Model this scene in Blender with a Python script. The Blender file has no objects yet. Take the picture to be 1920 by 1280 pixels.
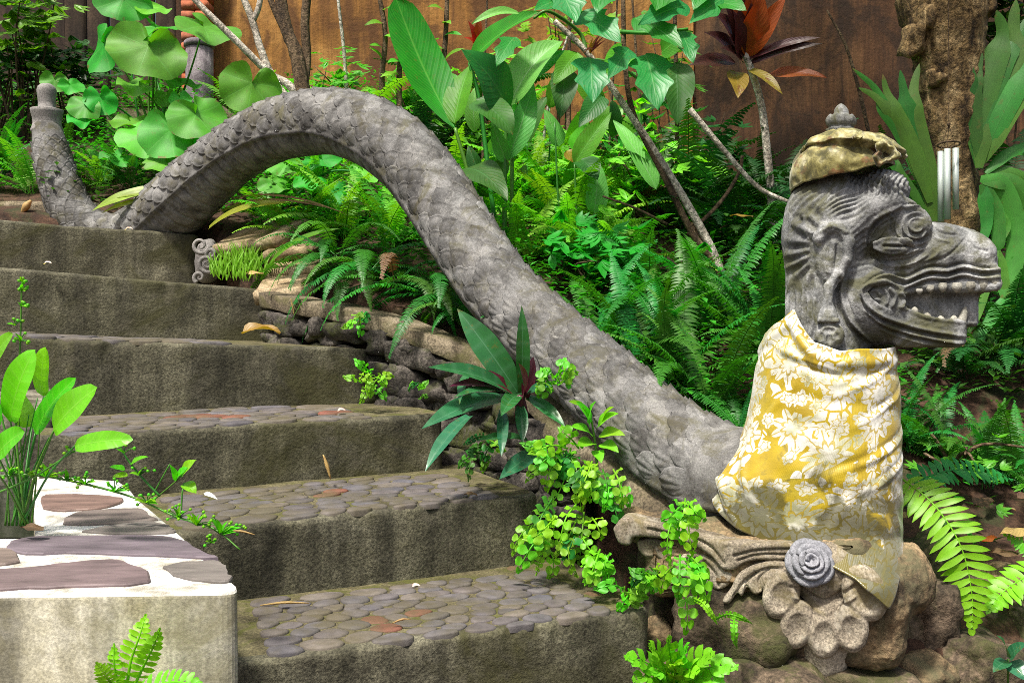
import bpy, bmesh, math, random
import numpy as np
from mathutils import Vector, Matrix, noise, Quaternion

random.seed(7)
rng = np.random.default_rng(7)
SC = bpy.context.scene
COL = SC.collection
R = math.radians

# ------------------------------------------------------------------ camera, sky, sun, exposure
FPX, CX, CY = 1750.0, 960.0, 640.0            # focal length in photo pixels
PITCH = math.atan(50 / FPX)                   # looks very slightly down
CAM = Vector((0, 0, 1.0))
cd = bpy.data.cameras.new('camera'); cam = bpy.data.objects.new('camera', cd); COL.objects.link(cam)
cd.sensor_width = 36.0; cd.lens = FPX / 1920 * 36; cd.clip_start = 0.05; cd.clip_end = 200
cam.location = CAM; cam.rotation_euler = (math.pi / 2 - PITCH, 0, 0)
SC.camera = cam

SUN_EL, SUN_AZ = R(63), R(212)                # azimuth clockwise from +Y (the view direction)
W = bpy.data.worlds.new('World'); SC.world = W; W.use_nodes = True
wn = W.node_tree.nodes; bg = wn['Background']
sky = wn.new('ShaderNodeTexSky'); sky.sky_type = 'NISHITA'; sky.sun_disc = False
sky.sun_elevation = SUN_EL; sky.sun_rotation = SUN_AZ
sky.air_density = 1.0; sky.dust_density = 6.0; sky.ozone_density = 0.6
W.node_tree.links.new(sky.outputs[0], bg.inputs[0]); bg.inputs[1].default_value = 0.068
sd = bpy.data.lights.new('sun', 'SUN'); sd.energy = 2.65; sd.angle = R(6); sd.color = (1.0, 0.95, 0.86)
sun = bpy.data.objects.new('sun', sd); COL.objects.link(sun)
sdir = Vector((math.sin(SUN_AZ) * math.cos(SUN_EL), math.cos(SUN_AZ) * math.cos(SUN_EL), math.sin(SUN_EL)))
sun.rotation_euler = sdir.to_track_quat('Z', 'Y').to_euler(); sun.location = (0, 0, 12)
vs = SC.view_settings
vs.view_transform = 'Standard'; vs.look = 'None'; vs.gamma = 1; vs.use_curve_mapping = False
vs.exposure = 1.35
SC.cycles.filter_width = 0.9; SC.cycles.use_denoising = False

# ------------------------------------------------------------------ helpers
cp, sp = math.cos(PITCH), math.sin(PITCH)
def ray(u, v):
    a = (u - CX) / FPX; b = (CY - v) / FPX
    return Vector((a, cp + b * sp, -sp + b * cp))
def P(u, v, d):
    r = ray(u, v); return CAM + r * (d / r.y)
def PZ(u, v, z):
    r = ray(u, v); return CAM + r * ((z - CAM.z) / r.z)
def PL(u, v, c, n):
    r = ray(u, v); return CAM + r * ((c - CAM).dot(n) / r.dot(n))
def lerp(a, b, t): return a + (b - a) * t
def nz(p, s=1.0, o=0.0): return noise.noise(Vector((p[0] * s + o, p[1] * s + o * .7, p[2] * s - o)))
def fbm(p, s=1.0, oct=4, o=0.0):
    t, a = 0.0, 1.0
    for i in range(oct):
        t += a * nz(p, s, o + i * 7.3); s *= 2.03; a *= .5
    return t

def link(name, me, mat=None, parent=None):
    o = bpy.data.objects.new(name, me); COL.objects.link(o)
    if mat is not None and me is not None and not me.materials: me.materials.append(mat)
    if parent is not None: o.parent = parent
    return o
def mesh(name, verts, faces, mat=None, parent=None, uv=None, smooth=True, vmat=None):
    me = bpy.data.meshes.new(name)
    me.from_pydata([tuple(v) for v in verts], [], [tuple(int(i) for i in f) for f in faces])
    if smooth: me.polygons.foreach_set('use_smooth', [True] * len(me.polygons))
    if uv is not None:
        l = me.uv_layers.new(name='UVMap')
        li = np.empty(len(me.loops), dtype=np.int32); me.loops.foreach_get('vertex_index', li)
        l.data.foreach_set('uv', np.asarray(uv, dtype=np.float32)[li].ravel())
    me.update()
    if isinstance(mat, (list, tuple)):
        for m in mat: me.materials.append(m)
        if vmat is not None: me.polygons.foreach_set('material_index', vmat)
        mat = None
    if parent is False:
        if mat is not None: me.materials.append(mat)
        return me
    return link(name, me, mat, parent)
def tag(o, label=None, cat=None, group=None, kind=None):
    if label: o['label'] = label
    if cat: o['category'] = cat
    if group: o['group'] = group
    if kind: o['kind'] = kind
    return o
def empty(name, loc=(0, 0, 0), label=None, cat=None, group=None, kind=None):
    o = bpy.data.objects.new(name, None); COL.objects.link(o); o.location = loc
    o.empty_display_size = .1
    return tag(o, label, cat, group, kind)
def world_child(name, verts, faces, mat, root, **k):
    """mesh given in world coordinates, put under an (unrotated) root"""
    L = root.location
    return mesh(name, [Vector(v) - L for v in verts], faces, mat, root, **k)
class MB:
    def __init__(s): s.v = []; s.f = []; s.uv = []; s.m = []
    def add(s, v, f, uv=None, mi=0):
        n = len(s.v); s.v += [tuple(x) for x in v]; s.f += [tuple(i + n for i in q) for q in f]
        s.uv += list(uv) if uv is not None else [(0, 0)] * len(v); s.m += [mi] * len(f)
    def build(s, name, mat, parent=None, **k):
        return mesh(name, s.v, s.f, mat, parent, uv=s.uv, vmat=s.m if isinstance(mat, (list, tuple)) else None, **k)
    def wbuild(s, name, mat, root, **k):
        L = root.location; s.v = [tuple(Vector(x) - L) for x in s.v]
        return s.build(name, mat, root, **k)
def catmull(pts, n):
    pts = [np.array(p, float) for p in pts]
    pts = [2 * pts[0] - pts[1]] + pts + [2 * pts[-1] - pts[-2]]
    out = []; m = len(pts) - 3
    for i in range(n):
        t = i / (n - 1) * m; k = min(int(t), m - 1); t -= k
        a, b, c, d = pts[k:k + 4]
        out.append(.5 * ((2 * b) + (c - a) * t + (2 * a - 5 * b + 4 * c - d) * t * t + (3 * b - a - 3 * c + d) * t ** 3))
    return np.array(out)
def tube_geo(pts, rad, seg=8, cap=True, up=Vector((0, 0, 1)), bump=0.0, bs=30):
    pts = [Vector(p) for p in pts]; n = len(pts); V = []; F = []; UV = []
    if not hasattr(rad, '__len__'): rad = [rad] * n
    prev = None
    for i, p in enumerate(pts):
        t = (pts[min(i + 1, n - 1)] - pts[max(i - 1, 0)]).normalized()
        if prev is None:
            a = up if abs(t.dot(up)) < .95 else Vector((1, 0, 0))
            x = (a - t * a.dot(t)).normalized()
        else: x = (prev - t * prev.dot(t)).normalized()
        prev = x; y = t.cross(x)
        for j in range(seg):
            th = 2 * math.pi * j / seg
            dr = x * math.cos(th) + y * math.sin(th)
            r = rad[i]
            if bump: r *= 1 + bump * nz(p + dr * rad[i], bs)
            V.append(p + dr * r); UV.append((i / (n - 1), j / seg))
    for i in range(n - 1):
        for j in range(seg):
            k = (j + 1) % seg
            F.append((i * seg + j, i * seg + k, (i + 1) * seg + k, (i + 1) * seg + j))
    if cap:
        F.append(tuple(range(seg - 1, -1, -1))); F.append(tuple((n - 1) * seg + j for j in range(seg)))
    return V, F, UV
def spline3(pts, n): return [Vector(p) for p in catmull(pts, n)]

# ---- voxel modelling: signed distances on a grid, meshed by surface nets
def smin(a, b, k):
    h = np.clip(.5 + .5 * (b - a) / k, 0, 1); return b + (a - b) * h - k * h * (1 - h)
def smax(a, b, k): return -smin(-a, -b, k)
class Vox:
    def __init__(s, lo, hi, h):
        s.lo = np.array(lo, np.float32); s.h = h
        n = [int(math.ceil((hi[i] - lo[i]) / h)) + 1 for i in range(3)]
        ax = [np.arange(n[i], dtype=np.float32) * h + lo[i] for i in range(3)]
        s.U, s.V, s.W = ax[0][:, None, None], ax[1][None, :, None], ax[2][None, None, :]
        s.S = np.full(n, 1e3, np.float32)
    def ell(s, c, r, rot=0.0):
        du, dv, dw = s.U - c[0], s.V - c[1], s.W - c[2]
        if rot: ca, sa = math.cos(rot), math.sin(rot); du, dv = du * ca + dv * sa, dv * ca - du * sa
        q = np.sqrt((du / r[0]) ** 2 + (dv / r[1]) ** 2 + (dw / r[2]) ** 2)
        return ((q - 1) * min(r)).astype(np.float32)
    def cone(s, a, b, ra, rb, wl=1.0):
        a = np.array(a, np.float32); b = np.array(b, np.float32); d = b - a; L = float(d @ d)
        t = np.clip(((s.U - a[0]) * d[0] + (s.V - a[1]) * d[1] + (s.W - a[2]) * d[2]) / L, 0, 1)
        q = np.sqrt((s.U - a[0] - t * d[0]) ** 2 + (s.V - a[1] - t * d[1]) ** 2 + ((s.W - a[2] - t * d[2]) / wl) ** 2)
        return q - (ra + (rb - ra) * t)
    def box(s, c, r, rd):
        q = [np.abs(x - c[i]) - (r[i] - rd) for i, x in enumerate((s.U, s.V, s.W))]
        o = np.sqrt(np.maximum(q[0], 0) ** 2 + np.maximum(q[1], 0) ** 2 + np.maximum(q[2], 0) ** 2)
        return o + np.minimum(np.maximum(np.maximum(q[0], q[1]), q[2]), 0) - rd
    def poly(s, pts):
        """2-D signed distance of a polygon in (u, v), as a (nu, nv, 1) array"""
        pu, pv = s.U[:, :, 0], s.V[:, :, 0]; d = None; ins = np.zeros((pu.shape[0], pv.shape[1]), bool)
        for i in range(len(pts)):
            a, b = pts[i], pts[i - 1]; e = (b[0] - a[0], b[1] - a[1])
            w0, w1 = pu - a[0], pv - a[1]
            t = np.clip((w0 * e[0] + w1 * e[1]) / (e[0] ** 2 + e[1] ** 2 + 1e-9), 0, 1)
            q = (w0 - t * e[0]) ** 2 + (w1 - t * e[1]) ** 2
            d = q if d is None else np.minimum(d, q)
            if a[1] != b[1]:
                ins ^= ((a[1] > pv) != (b[1] > pv)) & (pu < (b[0] - a[0]) * (pv - a[1]) / (b[1] - a[1]) + a[0])
        return (np.sqrt(d) * np.where(ins, -1, 1))[:, :, None].astype(np.float32)
    def add(s, f, k=8.0): s.S = smin(s.S, f, k) if k else np.minimum(s.S, f)
    def cut(s, f, k=4.0): s.S = smax(s.S, -f, k)
    def mesh(s):
        S = s.S; n = S.shape; cs = (n[0] - 1, n[1] - 1, n[2] - 1)
        ids, pos, quads = [], [], []
        flat = lambda i, j, k: (i * cs[1] + j) * cs[2] + k
        for ax in range(3):
            sl0 = [slice(None)] * 3; sl1 = [slice(None)] * 3
            sl0[ax] = slice(0, -1); sl1[ax] = slice(1, None)
            A, B = S[tuple(sl0)], S[tuple(sl1)]
            idx = np.array(np.nonzero((A < 0) != (B < 0)))
            a = A[tuple(idx)]; b = B[tuple(idx)]
            p = idx.astype(np.float32); p[ax] += a / (a - b)
            o1, o2 = [(1, 2), (2, 0), (0, 1)][ax]
            ok = (idx[o1] > 0) & (idx[o2] > 0) & (idx[o1] < cs[o1]) & (idx[o2] < cs[o2])
            idx = idx[:, ok]; p = p[:, ok]; a = a[ok]
            q = []
            for d1, d2 in ((0, 0), (1, 0), (1, 1), (0, 1)):
                c = idx.copy(); c[o1] -= d1; c[o2] -= d2
                f = flat(*c); q.append(f); ids.append(f); pos.append(p)
            q = np.array(q).T; q[a > 0] = q[a > 0][:, ::-1]; quads.append(q)
        ids = np.concatenate(ids); pos = np.concatenate(pos, 1).T; quads = np.concatenate(quads)
        u, inv = np.unique(ids, return_inverse=True)
        cnt = np.bincount(inv).astype(np.float32)
        V = np.stack([np.bincount(inv, pos[:, k]) / cnt for k in range(3)], 1) * s.h + s.lo
        F = np.searchsorted(u, quads)
        return V, F
def vnormals(V, F):
    a, b, c, d = (V[F[:, i]] for i in range(4))
    n = np.cross(c - a, d - b); N = np.zeros_like(V)
    for i in range(4):
        for k in range(3): N[:, k] += np.bincount(F[:, i], n[:, k], len(V))
    return N / (np.linalg.norm(N, axis=1, keepdims=True) + 1e-9)
def dcurve(V, pts, n=28):
    """distance in (u, v) to a smooth curve and the parameter along it"""
    c = catmull(pts, n); best = np.full(len(V), 1e9); tt = np.zeros(len(V))
    for i in range(n - 1):
        a, e = c[i], c[i + 1] - c[i]
        w0, w1 = V[:, 0] - a[0], V[:, 1] - a[1]
        t = np.clip((w0 * e[0] + w1 * e[1]) / (e @ e + 1e-9), 0, 1)
        q = (w0 - t * e[0]) ** 2 + (w1 - t * e[1]) ** 2
        m = q < best; best[m] = q[m]; tt[m] = (i + t[m]) / (n - 1)
    return np.sqrt(best), tt
def nnoise(V, s, o=0.0, oct=3):
    return np.array([fbm(p, s, oct, o) for p in V])

# ------------------------------------------------------------------ materials
class NT:
    def __init__(s, name):
        s.m = bpy.data.materials.new(name); s.m.use_nodes = True
        s.t = s.m.node_tree; s.n = s.t.nodes; s.b = s.n['Principled BSDF']; s.o = s.n['Material Output']
        s.pos = s.n.new('ShaderNodeNewGeometry').outputs['Position']
    def L(s, a, b): s.t.links.new(a, b)
    def setv(s, inp, v):
        if hasattr(v, 'is_output'): s.L(v, inp)
        elif v is not None: inp.default_value = v
    def noise(s, scale, detail=4, rough=.55, vec=None, dist=0.0):
        n = s.n.new('ShaderNodeTexNoise'); n.inputs['Scale'].default_value = scale
        n.inputs['Detail'].default_value = detail; n.inputs['Roughness'].default_value = rough; n.inputs['Distortion'].default_value = dist
        s.L(vec or s.pos, n.inputs['Vector']); return n.outputs['Fac']
    def voro(s, scale, feat='F1', vec=None, out='Distance', rnd=1.0):
        n = s.n.new('ShaderNodeTexVoronoi'); n.feature = feat; n.inputs['Scale'].default_value = scale; n.inputs['Randomness'].default_value = rnd
        s.L(vec or s.pos, n.inputs['Vector']); return n.outputs[out]
    def scaled(s, sx, sy, sz, vec=None):
        n = s.n.new('ShaderNodeMapping'); n.inputs['Scale'].default_value = (sx, sy, sz)
        s.L(vec or s.pos, n.inputs['Vector']); return n.outputs[0]
    def ramp(s, fac, stops):
        n = s.n.new('ShaderNodeValToRGB'); e = n.color_ramp.elements
        while len(e) < len(stops): e.new(.5)
        for i, (p, c) in enumerate(stops):
            e[i].position = p; e[i].color = (*(c if hasattr(c, '__len__') else (c, c, c)), 1)
        s.L(fac, n.inputs[0]); return n.outputs[0]
    def math(s, op, a, b=None, c=None, clamp=False):
        n = s.n.new('ShaderNodeMath'); n.operation = op; n.use_clamp = clamp
        for i, x in enumerate((a, b, c)): s.setv(n.inputs[i], x)
        return n.outputs[0]
    def mix(s, fac, a, b, mode='MIX'):
        n = s.n.new('ShaderNodeMix'); n.data_type = 'RGBA'; n.blend_type = mode
        s.setv(n.inputs[0], fac)
        for i, x in ((6, a), (7, b)): s.setv(n.inputs[i], (*x, 1) if isinstance(x, tuple) and len(x) == 3 else x)
        return n.outputs[2]
    def rnd(s): return s.n.new('ShaderNodeObjectInfo').outputs['Random']
    def uv(s):
        n = s.n.new('ShaderNodeUVMap'); n.uv_map = 'UVMap'; x = s.n.new('ShaderNodeSeparateXYZ'); s.L(n.outputs[0], x.inputs[0])
        s.uvv = n.outputs[0]; return x.outputs[0], x.outputs[1]
    def hsv(s, col, h=.5, sa=1.0, v=1.0):
        n = s.n.new('ShaderNodeHueSaturation'); s.setv(n.inputs['Hue'], h); s.setv(n.inputs['Saturation'], sa); s.setv(n.inputs['Value'], v)
        s.L(col, n.inputs['Color']); return n.outputs[0]
    def bump(s, h, strength=.5, dist=.01):
        n = s.n.new('ShaderNodeBump'); n.inputs['Strength'].default_value = strength; n.inputs['Distance'].default_value = dist
        s.L(h, n.inputs['Height']); s.L(n.outputs[0], s.b.inputs['Normal']); return n
    def done(s, col, rough=.85, spec=.3):
        s.setv(s.b.inputs['Base Color'], col if not isinstance(col, tuple) else (*col, 1))
        s.setv(s.b.inputs['Roughness'], rough); s.setv(s.b.inputs['Specular IOR Level'], spec); return s.m

def stone(name, stops, scale=6, speck=.25, moss=None, moss_amt=.5, streak=0.0, bump=.6, rough=.9, lich=None, fine=140, bd=.004, tone=0.0):
    n = NT(name)
    f = n.noise(scale, 6, .65, dist=.4)
    col = n.ramp(f, stops)
    sp_ = n.noise(fine, 3, .7)
    col = n.mix(speck, col, n.ramp(sp_, [(.36, .0), (.5, .48), (.62, 1.0)]), 'OVERLAY')
    if streak:
        st = n.noise(1.0, 5, .6, vec=n.scaled(11, 11, .7))
        col = n.mix(streak, col, n.ramp(st, [(.38, .02), (.5, .5), (.6, 1.0)]), 'OVERLAY')
    if moss:
        mf = n.noise(scale * .7, 5, .7, dist=1.0)
        col = n.mix(n.ramp(mf, [(.62 - moss_amt * .3, 0.0), (.72 - moss_amt * .2, .85)]), col, moss)
    if lich and moss is None or lich:
        lf = n.noise(scale * 3.1, 4, .75)
        col = n.mix(n.ramp(lf, [(.55, 0.0), (.7, .6)]), col, lich)
    if tone:
        col = n.hsv(col, n.math('ADD', .49, n.math('MULTIPLY', n.rnd(), .02)), n.math('ADD', .7, n.math('MULTIPLY', n.math('FRACT', n.math('MULTIPLY', n.rnd(), 9.7)), .8)), n.math('ADD', 1 - tone, n.math('MULTIPLY', n.rnd(), 2 * tone)))
    h = n.math('ADD', n.noise(fine * .5, 5, .7), n.math('MULTIPLY', n.noise(scale * 4, 4), .8))
    n.bump(h, bump, bd)
    return n.done(col, rough)

M = {}
M['statue'] = stone('carved_stone', [(.3, (.085, .078, .075)), (.5, (.19, .18, .17)), (.7, (.34, .32, .30))], 5, .3, lich=(.34, .33, .31), fine=170)
M['scale'] = stone('scale_stone', [(.36, (.058, .056, .053)), (.5, (.118, .116, .112)), (.62, (.185, .182, .176))], 11, .28, moss=(.085, .08, .055), moss_amt=.4, lich=(.25, .245, .23), fine=260, tone=.30, bump=.3)
M['head'] = stone('head_stone', [(.36, (.095, .098, .097)), (.5, (.185, .19, .187)), (.62, (.30, .304, .30))], 13, .3, moss=(.085, .085, .04), moss_amt=.5, streak=.3, fine=230, bd=.003)
M['carve'] = stone('ornament_stone', [(.36, (.11, .09, .065)), (.5, (.24, .205, .155)), (.64, (.38, .335, .26))], 7, .5, moss=(.16, .13, .06), moss_amt=.45, lich=(.4, .37, .3), fine=200, bump=.25, bd=.003)
M['rose'] = stone('rosette_stone', [(.3, (.12, .125, .14)), (.5, (.21, .215, .235)), (.7, (.30, .30, .33))], 9, .3, fine=180)
M['base'] = stone('pedestal_stone', [(.36, (.06, .045, .028)), (.5, (.17, .12, .065)), (.64, (.30, .215, .12))], 9, .4, moss=(.10, .095, .05), moss_amt=.5, fine=120, bd=.008)
M['rock'] = stone('boulder_rock', [(.36, (.024, .019, .013)), (.5, (.07, .052, .034)), (.64, (.15, .11, .075))], 10, .45, moss=(.055, .06, .018), moss_amt=.5, fine=90, bd=.012)
M['darkrock'] = stone('lava_rock', [(.36, (.014, .013, .012)), (.5, (.045, .039, .033)), (.64, (.10, .088, .075))], 8, .6, moss=(.05, .06, .012), moss_amt=.35, fine=90, bd=.012)
M['step'] = stone('step_concrete', [(.32, (.036, .034, .021)), (.5, (.070, .066, .042)), (.68, (.12, .113, .078))], 3.2, .5, moss=(.052, .050, .018), moss_amt=.4, streak=.42, fine=150, bump=.9, bd=.006, lich=(.11, .10, .07))
M['coping'] = stone('coping_concrete', [(.34, (.07, .055, .035)), (.5, (.15, .122, .08)), (.66, (.25, .21, .15))], 6, .5, moss=(.09, .085, .03), moss_amt=.4, fine=120, bd=.006)
M['tread'] = stone('mossy_mortar', [(.3, (.04, .034, .018)), (.5, (.09, .078, .04)), (.7, (.14, .125, .065))], 14, .4, moss=(.07, .075, .014), moss_amt=.45, fine=160, bd=.006)
M['soil'] = stone('soil', [(.3, (.018, .010, .006)), (.5, (.05, .026, .015)), (.7, (.10, .055, .032))], 9, .4, moss=(.03, .035, .012), moss_amt=.4, fine=80, bd=.02)
M['plaster'] = stone('grey_plaster', [(.34, (.22, .20, .125)), (.5, (.37, .35, .26)), (.64, (.48, .46, .38))], 6.0, .25, moss=(.24, .22, .13), moss_amt=.4, streak=.45, fine=180, bump=.3)
M['oldplaster'] = stone('old_plaster', [(.36, (.05, .045, .03)), (.5, (.12, .11, .08)), (.64, (.24, .225, .185))], 6, .45, moss=(.09, .09, .035), moss_amt=.4, streak=.4, fine=90, bump=.5)
def pebble_mat(name, stops, rough=.72):
    n = NT(name)
    c = n.ramp(n.rnd(), stops); f = n.noise(22, 4, .6)
    c = n.mix(.5, c, n.ramp(f, [(.3, .18), (.7, .8)]), 'OVERLAY')
    mf = n.noise(5, 4, .7)
    c = n.mix(n.ramp(mf, [(.42, 0.0), (.62, .75)]), c, (.085, .072, .035))
    n.bump(n.noise(110, 4, .7), .4, .004)
    return n.done(c, rough, .3)
M['pebble'] = pebble_mat('river_pebble', [(0, (.075, .070, .078)), (.3, (.115, .10, .095)), (.6, (.095, .092, .105)), (.85, (.14, .12, .10)), (1, (.085, .08, .085))])
M['redpebble'] = pebble_mat('red_pebble', [(0, (.13, .045, .035)), (1, (.17, .07, .045))])
# ------------------------------------------------------------------ ground, stairs, walls
EDGE_R = [(.34, 2.25), (.085, 2.70), (-.243, 3.146), (-.55, 3.55), (-1.03, 4.1), (-1.53, 4.55)]
def right_of_stairs(x, y):
    """signed distance-like: > 0 on the planted side of the stairs' right-hand edge"""
    pl = [(.80, 1.8), (.62, 2.15), (.46, 2.45), (.28, 2.85), (.14, 3.10), (-.10, 3.38), (-.43, 3.64), (-1.0, 4.06), (-1.52, 4.52), (-1.8, 4.9)]
    best = 9; sg = 1
    for (ax, ay), (bx, by) in zip(pl, pl[1:]):
        ex, ey = bx - ax, by - ay; t = max(0, min(1, ((x - ax) * ex + (y - ay) * ey) / (ex * ex + ey * ey)))
        dx, dy = x - ax - t * ex, y - ay - t * ey; d = math.hypot(dx, dy)
        if d < best: best = d; sg = 1 if dx * ey - dy * ex > 0 else -1
    return best * sg
def bed_z(x, y):
    z = .36 + .5 * max(0.0, y - 2.5) + .035 * fbm((x, y, 0), 1.7, 3)
    if y < 2.5: z = .36 - .9 * (2.5 - y)
    z = min(z, float(np.interp(x, [-1.2, -.2, 1.2], [9, 1.95, 1.42])) + .02 * nz((x, y, 2), 1.5))
    if x > .9: z -= .10 * min(1, (x - .9) / .4) * max(0, min(1, (4 - y)))
    return max(z, -.15 + .02 * nz((x, y, 0), 3))
def terrain():
    n, m = 170, 190; V = []; F = []
    xs = [lerp(-7, 6.5, i / n) for i in range(n + 1)]; ys = [lerp(.2, 7.6, j / m) for j in range(m + 1)]
    for j in range(m + 1):
        for i in range(n + 1):
            x, y = xs[i], ys[j]; s = right_of_stairs(x, y)
            z = bed_z(x, y)
            if y < 4.75:
                t = max(0.0, min(1.0, (s - .05) / .08 + .5))
                z = lerp(-.2, z, t * t * (3 - 2 * t))
            V.append((x, y, z + .012 * nz((x, y, 1), 14)))
    w = n + 1
    for j in range(m):
        for i in range(n): F.append((j * w + i, j * w + i + 1, (j + 1) * w + i + 1, (j + 1) * w + i))
    tag(mesh('garden_bed', V, F, M['soil']), kind='structure')
terrain()
G_ = 60
tag(mesh('ground', [(-G_, -G_, -.3), (G_, -G_, -.3), (G_, G_, -.3), (-G_, G_, -.3)], [(0, 1, 2, 3)], M['soil']), kind='structure')

stairs = empty('garden_stairs', (0, 0, 0), kind='structure')
ND = Vector((-.375, .927, 0))
STEPS = [  # left (u, v, depth), right (u, v, depth), riser height, tread depth, length past the left
    ((465, 1240, 1.90), (1228, 1141, 2.25), .24, .52, .30),
    ((420, 985, 2.29), (1018, 926, 2.70), .23, .62, .20),
    ((190, 812, 2.66), (838, 777, 3.15), .22, .66, .16),
    ((60, 634, 3.11), (694, 655, 3.55), .27, .70, .20),
    ((0, 500, 3.68), (524, 546, 4.10), .27, .70, .55),
    ((0, 409, 4.22), (374, 441, 4.56), .30, 1.05, .8)]
STEPF = []
def make_step(k, l, r, h, depth, ext):
    Lp, Rp = P(*l), P(*r); e = (Rp - Lp).normalized(); Lp = Lp - e * ext
    n = ND - e * ND.dot(e); n.z = 0; n.normalize()
    prof = [(0, -h + h * .97 * i / 12) for i in range(12)]
    rn = .016
    prof[-1] = (0, -rn)
    prof += [(rn * (1 - math.cos(a)), -rn + rn * math.sin(a)) for a in (R(25), R(50), R(75))]
    prof += [(rn + (depth - rn) * (i / 12) ** 1.3, 0) for i in range(13)]
    N = 110; L = (Rp - Lp).length; V = []; F = []; rc = .05
    for i in range(N + 1):
        t = i / N; s = t * L; end = max(0, s - (L - rc)) / rc
        off = rc * (1 - math.sqrt(max(0, 1 - end * end)))
        base = Lp + e * s
        sag = .012 * nz(base, 1.6, k * 3.0)
        for (b, z) in prof:
            p = base + n * (b + off * (1 if b < .3 else 0)) + Vector((0, 0, z))
            d = .006 * fbm(p, 7, 3, k) + .003 * nz(p, 45)
            edge = math.exp(-((z + rn) ** 2 + b * b) / .0008)
            chip = edge * max(0, fbm(p, 13, 2, 5) - .2) * .02
            w = 1 if z < -rn * .9 else max(0, 1 - b * 12)
            p = p + n * (chip - d * w) + Vector((0, 0, sag * (1 if z > -.1 else .3) - chip * .7 + .003 * nz(p, 9) * (1 if b > .01 else 0)))
            V.append(p)
    m = len(prof)
    for i in range(N):
        for j in range(m - 1):
            F.append((i * m + j, (i + 1) * m + j, (i + 1) * m + j + 1, i * m + j + 1))
    # end cap, closed down to the base
    cb = len(V); V.append(V[N * m + m - 1] + Vector((0, 0, -h)))
    F.append(tuple([N * m + j for j in range(m)] + [cb]))
    mats = [M['step'], M['tread']] if k < 4 else [M['step'], M['coping']]
    mi = []
    for i in range(N):
        for j in range(m - 1): mi.append(1 if j > 14 and prof[j][0] > .02 else 0)
    mi.append(0)
    o = mesh('step', V, F, mats, stairs, vmat=mi)
    STEPF.append((Lp, e, n, L, depth, o))
for k, a in enumerate(STEPS): make_step(k, *a)

def cells(pts, nang=14, grow=.88, lim=1.5, box=None):
    """rounded voronoi cells of 2-D points as radial outlines"""
    out = []
    pts = np.array(pts); q = pts
    if box:                                             # mirror images keep the outer cells inside the paving
        w, h = box; q = np.concatenate([pts, pts * [-1, 1], pts * [1, -1], [2 * w, 0] + pts * [-1, 1], [0, 2 * h] + pts * [1, -1]])
    for i, p in enumerate(pts):
        d = q - p; dd = (d ** 2).sum(1); near = np.argsort(dd)[1:16]
        rr = []
        for a in range(nang):
            th = 2 * math.pi * a / nang; dr = np.array([math.cos(th), math.sin(th)])
            pr = d[near] @ dr; ok = pr > 1e-6
            r = (dd[near][ok] / 2 / pr[ok]).min() if ok.any() else 1
            rr.append(r)
        rr = np.array(rr); rr = np.minimum(rr, np.median(rr) * lim) * grow
        rr = .25 * np.roll(rr, 1) + .5 * rr + .25 * np.roll(rr, -1)
        out.append(rr)
    return out
def relax(n, w, h, it=14, seed=1, asp=1.6):
    """evenly spread points in w x h, spaced asp times wider along the first axis"""
    g = np.random.default_rng(seed); p = g.random((n, 2)) * [w / asp, h]
    gx, gy = np.meshgrid(np.linspace(0, w / asp, 120), np.linspace(0, h, 60)); s = np.stack([gx.ravel(), gy.ravel()], 1)
    for _ in range(it):
        k = ((s[:, None] - p[None]) ** 2).sum(2).argmin(1)
        for i in range(n):
            if (k == i).any(): p[i] = .6 * s[k == i].mean(0) + .4 * p[i]
    return p
def pave(k, n, a0, a1, b0, b1, seed, red=()):
    Lp, e, nn, L, depth, so = STEPF[k]
    asp = 1.45
    p = relax(n, a1 - a0, b1 - b0, 3, seed, asp); cs = cells(p, 14, .88, 1.6, ((a1 - a0) / asp, b1 - b0))
    rs = random.Random(seed)
    for i, (c, rr) in enumerate(zip(p, cs)):
        a = a0 + c[0] * asp; b = b0 + c[1]
        o = Lp + e * a + nn * b
        top = .0035 + rs.random() * .0045
        V = []; na = len(rr)
        tilt = (rs.uniform(-.04, .04), rs.uniform(-.04, .04))
        for (f, z) in ((1.0, -.012), (1.0, top * .3), (.93, top * .78), (.75, top), (.35, top * 1.06)):
            for j in range(na):
                th = 2 * math.pi * j / na; x = rr[j] * math.cos(th) * asp * f; y = rr[j] * math.sin(th) * f
                V.append(e * x + nn * y + Vector((0, 0, z + (x * tilt[0] + y * tilt[1]) * (f > .5))))
        V.append(Vector((0, 0, top * 1.07)))
        F = [(q * na + j, q * na + (j + 1) % na, (q + 1) * na + (j + 1) % na, (q + 1) * na + j) for q in range(4) for j in range(na)]
        F += [(4 * na + j, 4 * na + (j + 1) % na, 5 * na) for j in range(na)]
        isred = any((a - ra) ** 2 + (b - rb) ** 2 < rw * rw for ra, rb, rw in red)
        sag = .012 * nz(Lp + e * a, 1.6, k * 3.0)
        pb = mesh('pebble', V, F, M['redpebble' if isred else 'pebble'], so); pb.location = o + Vector((0, 0, sag))
pave(0, 88, .34, 1.15, .006, .42, 3, red=[(.62, .13, .04), (.72, .17, .035), (.60, .22, .03)])
pave(1, 84, .1, .98, .006, .47, 5, red=[(.55, .3, .03)])
pave(2, 66, .05, .98, .006, .5, 8, red=[(.45, .3, .07), (.56, .2, .05), (.9, .22, .06)])
pave(3, 44, .1, .85, .008, .5, 11)

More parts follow.
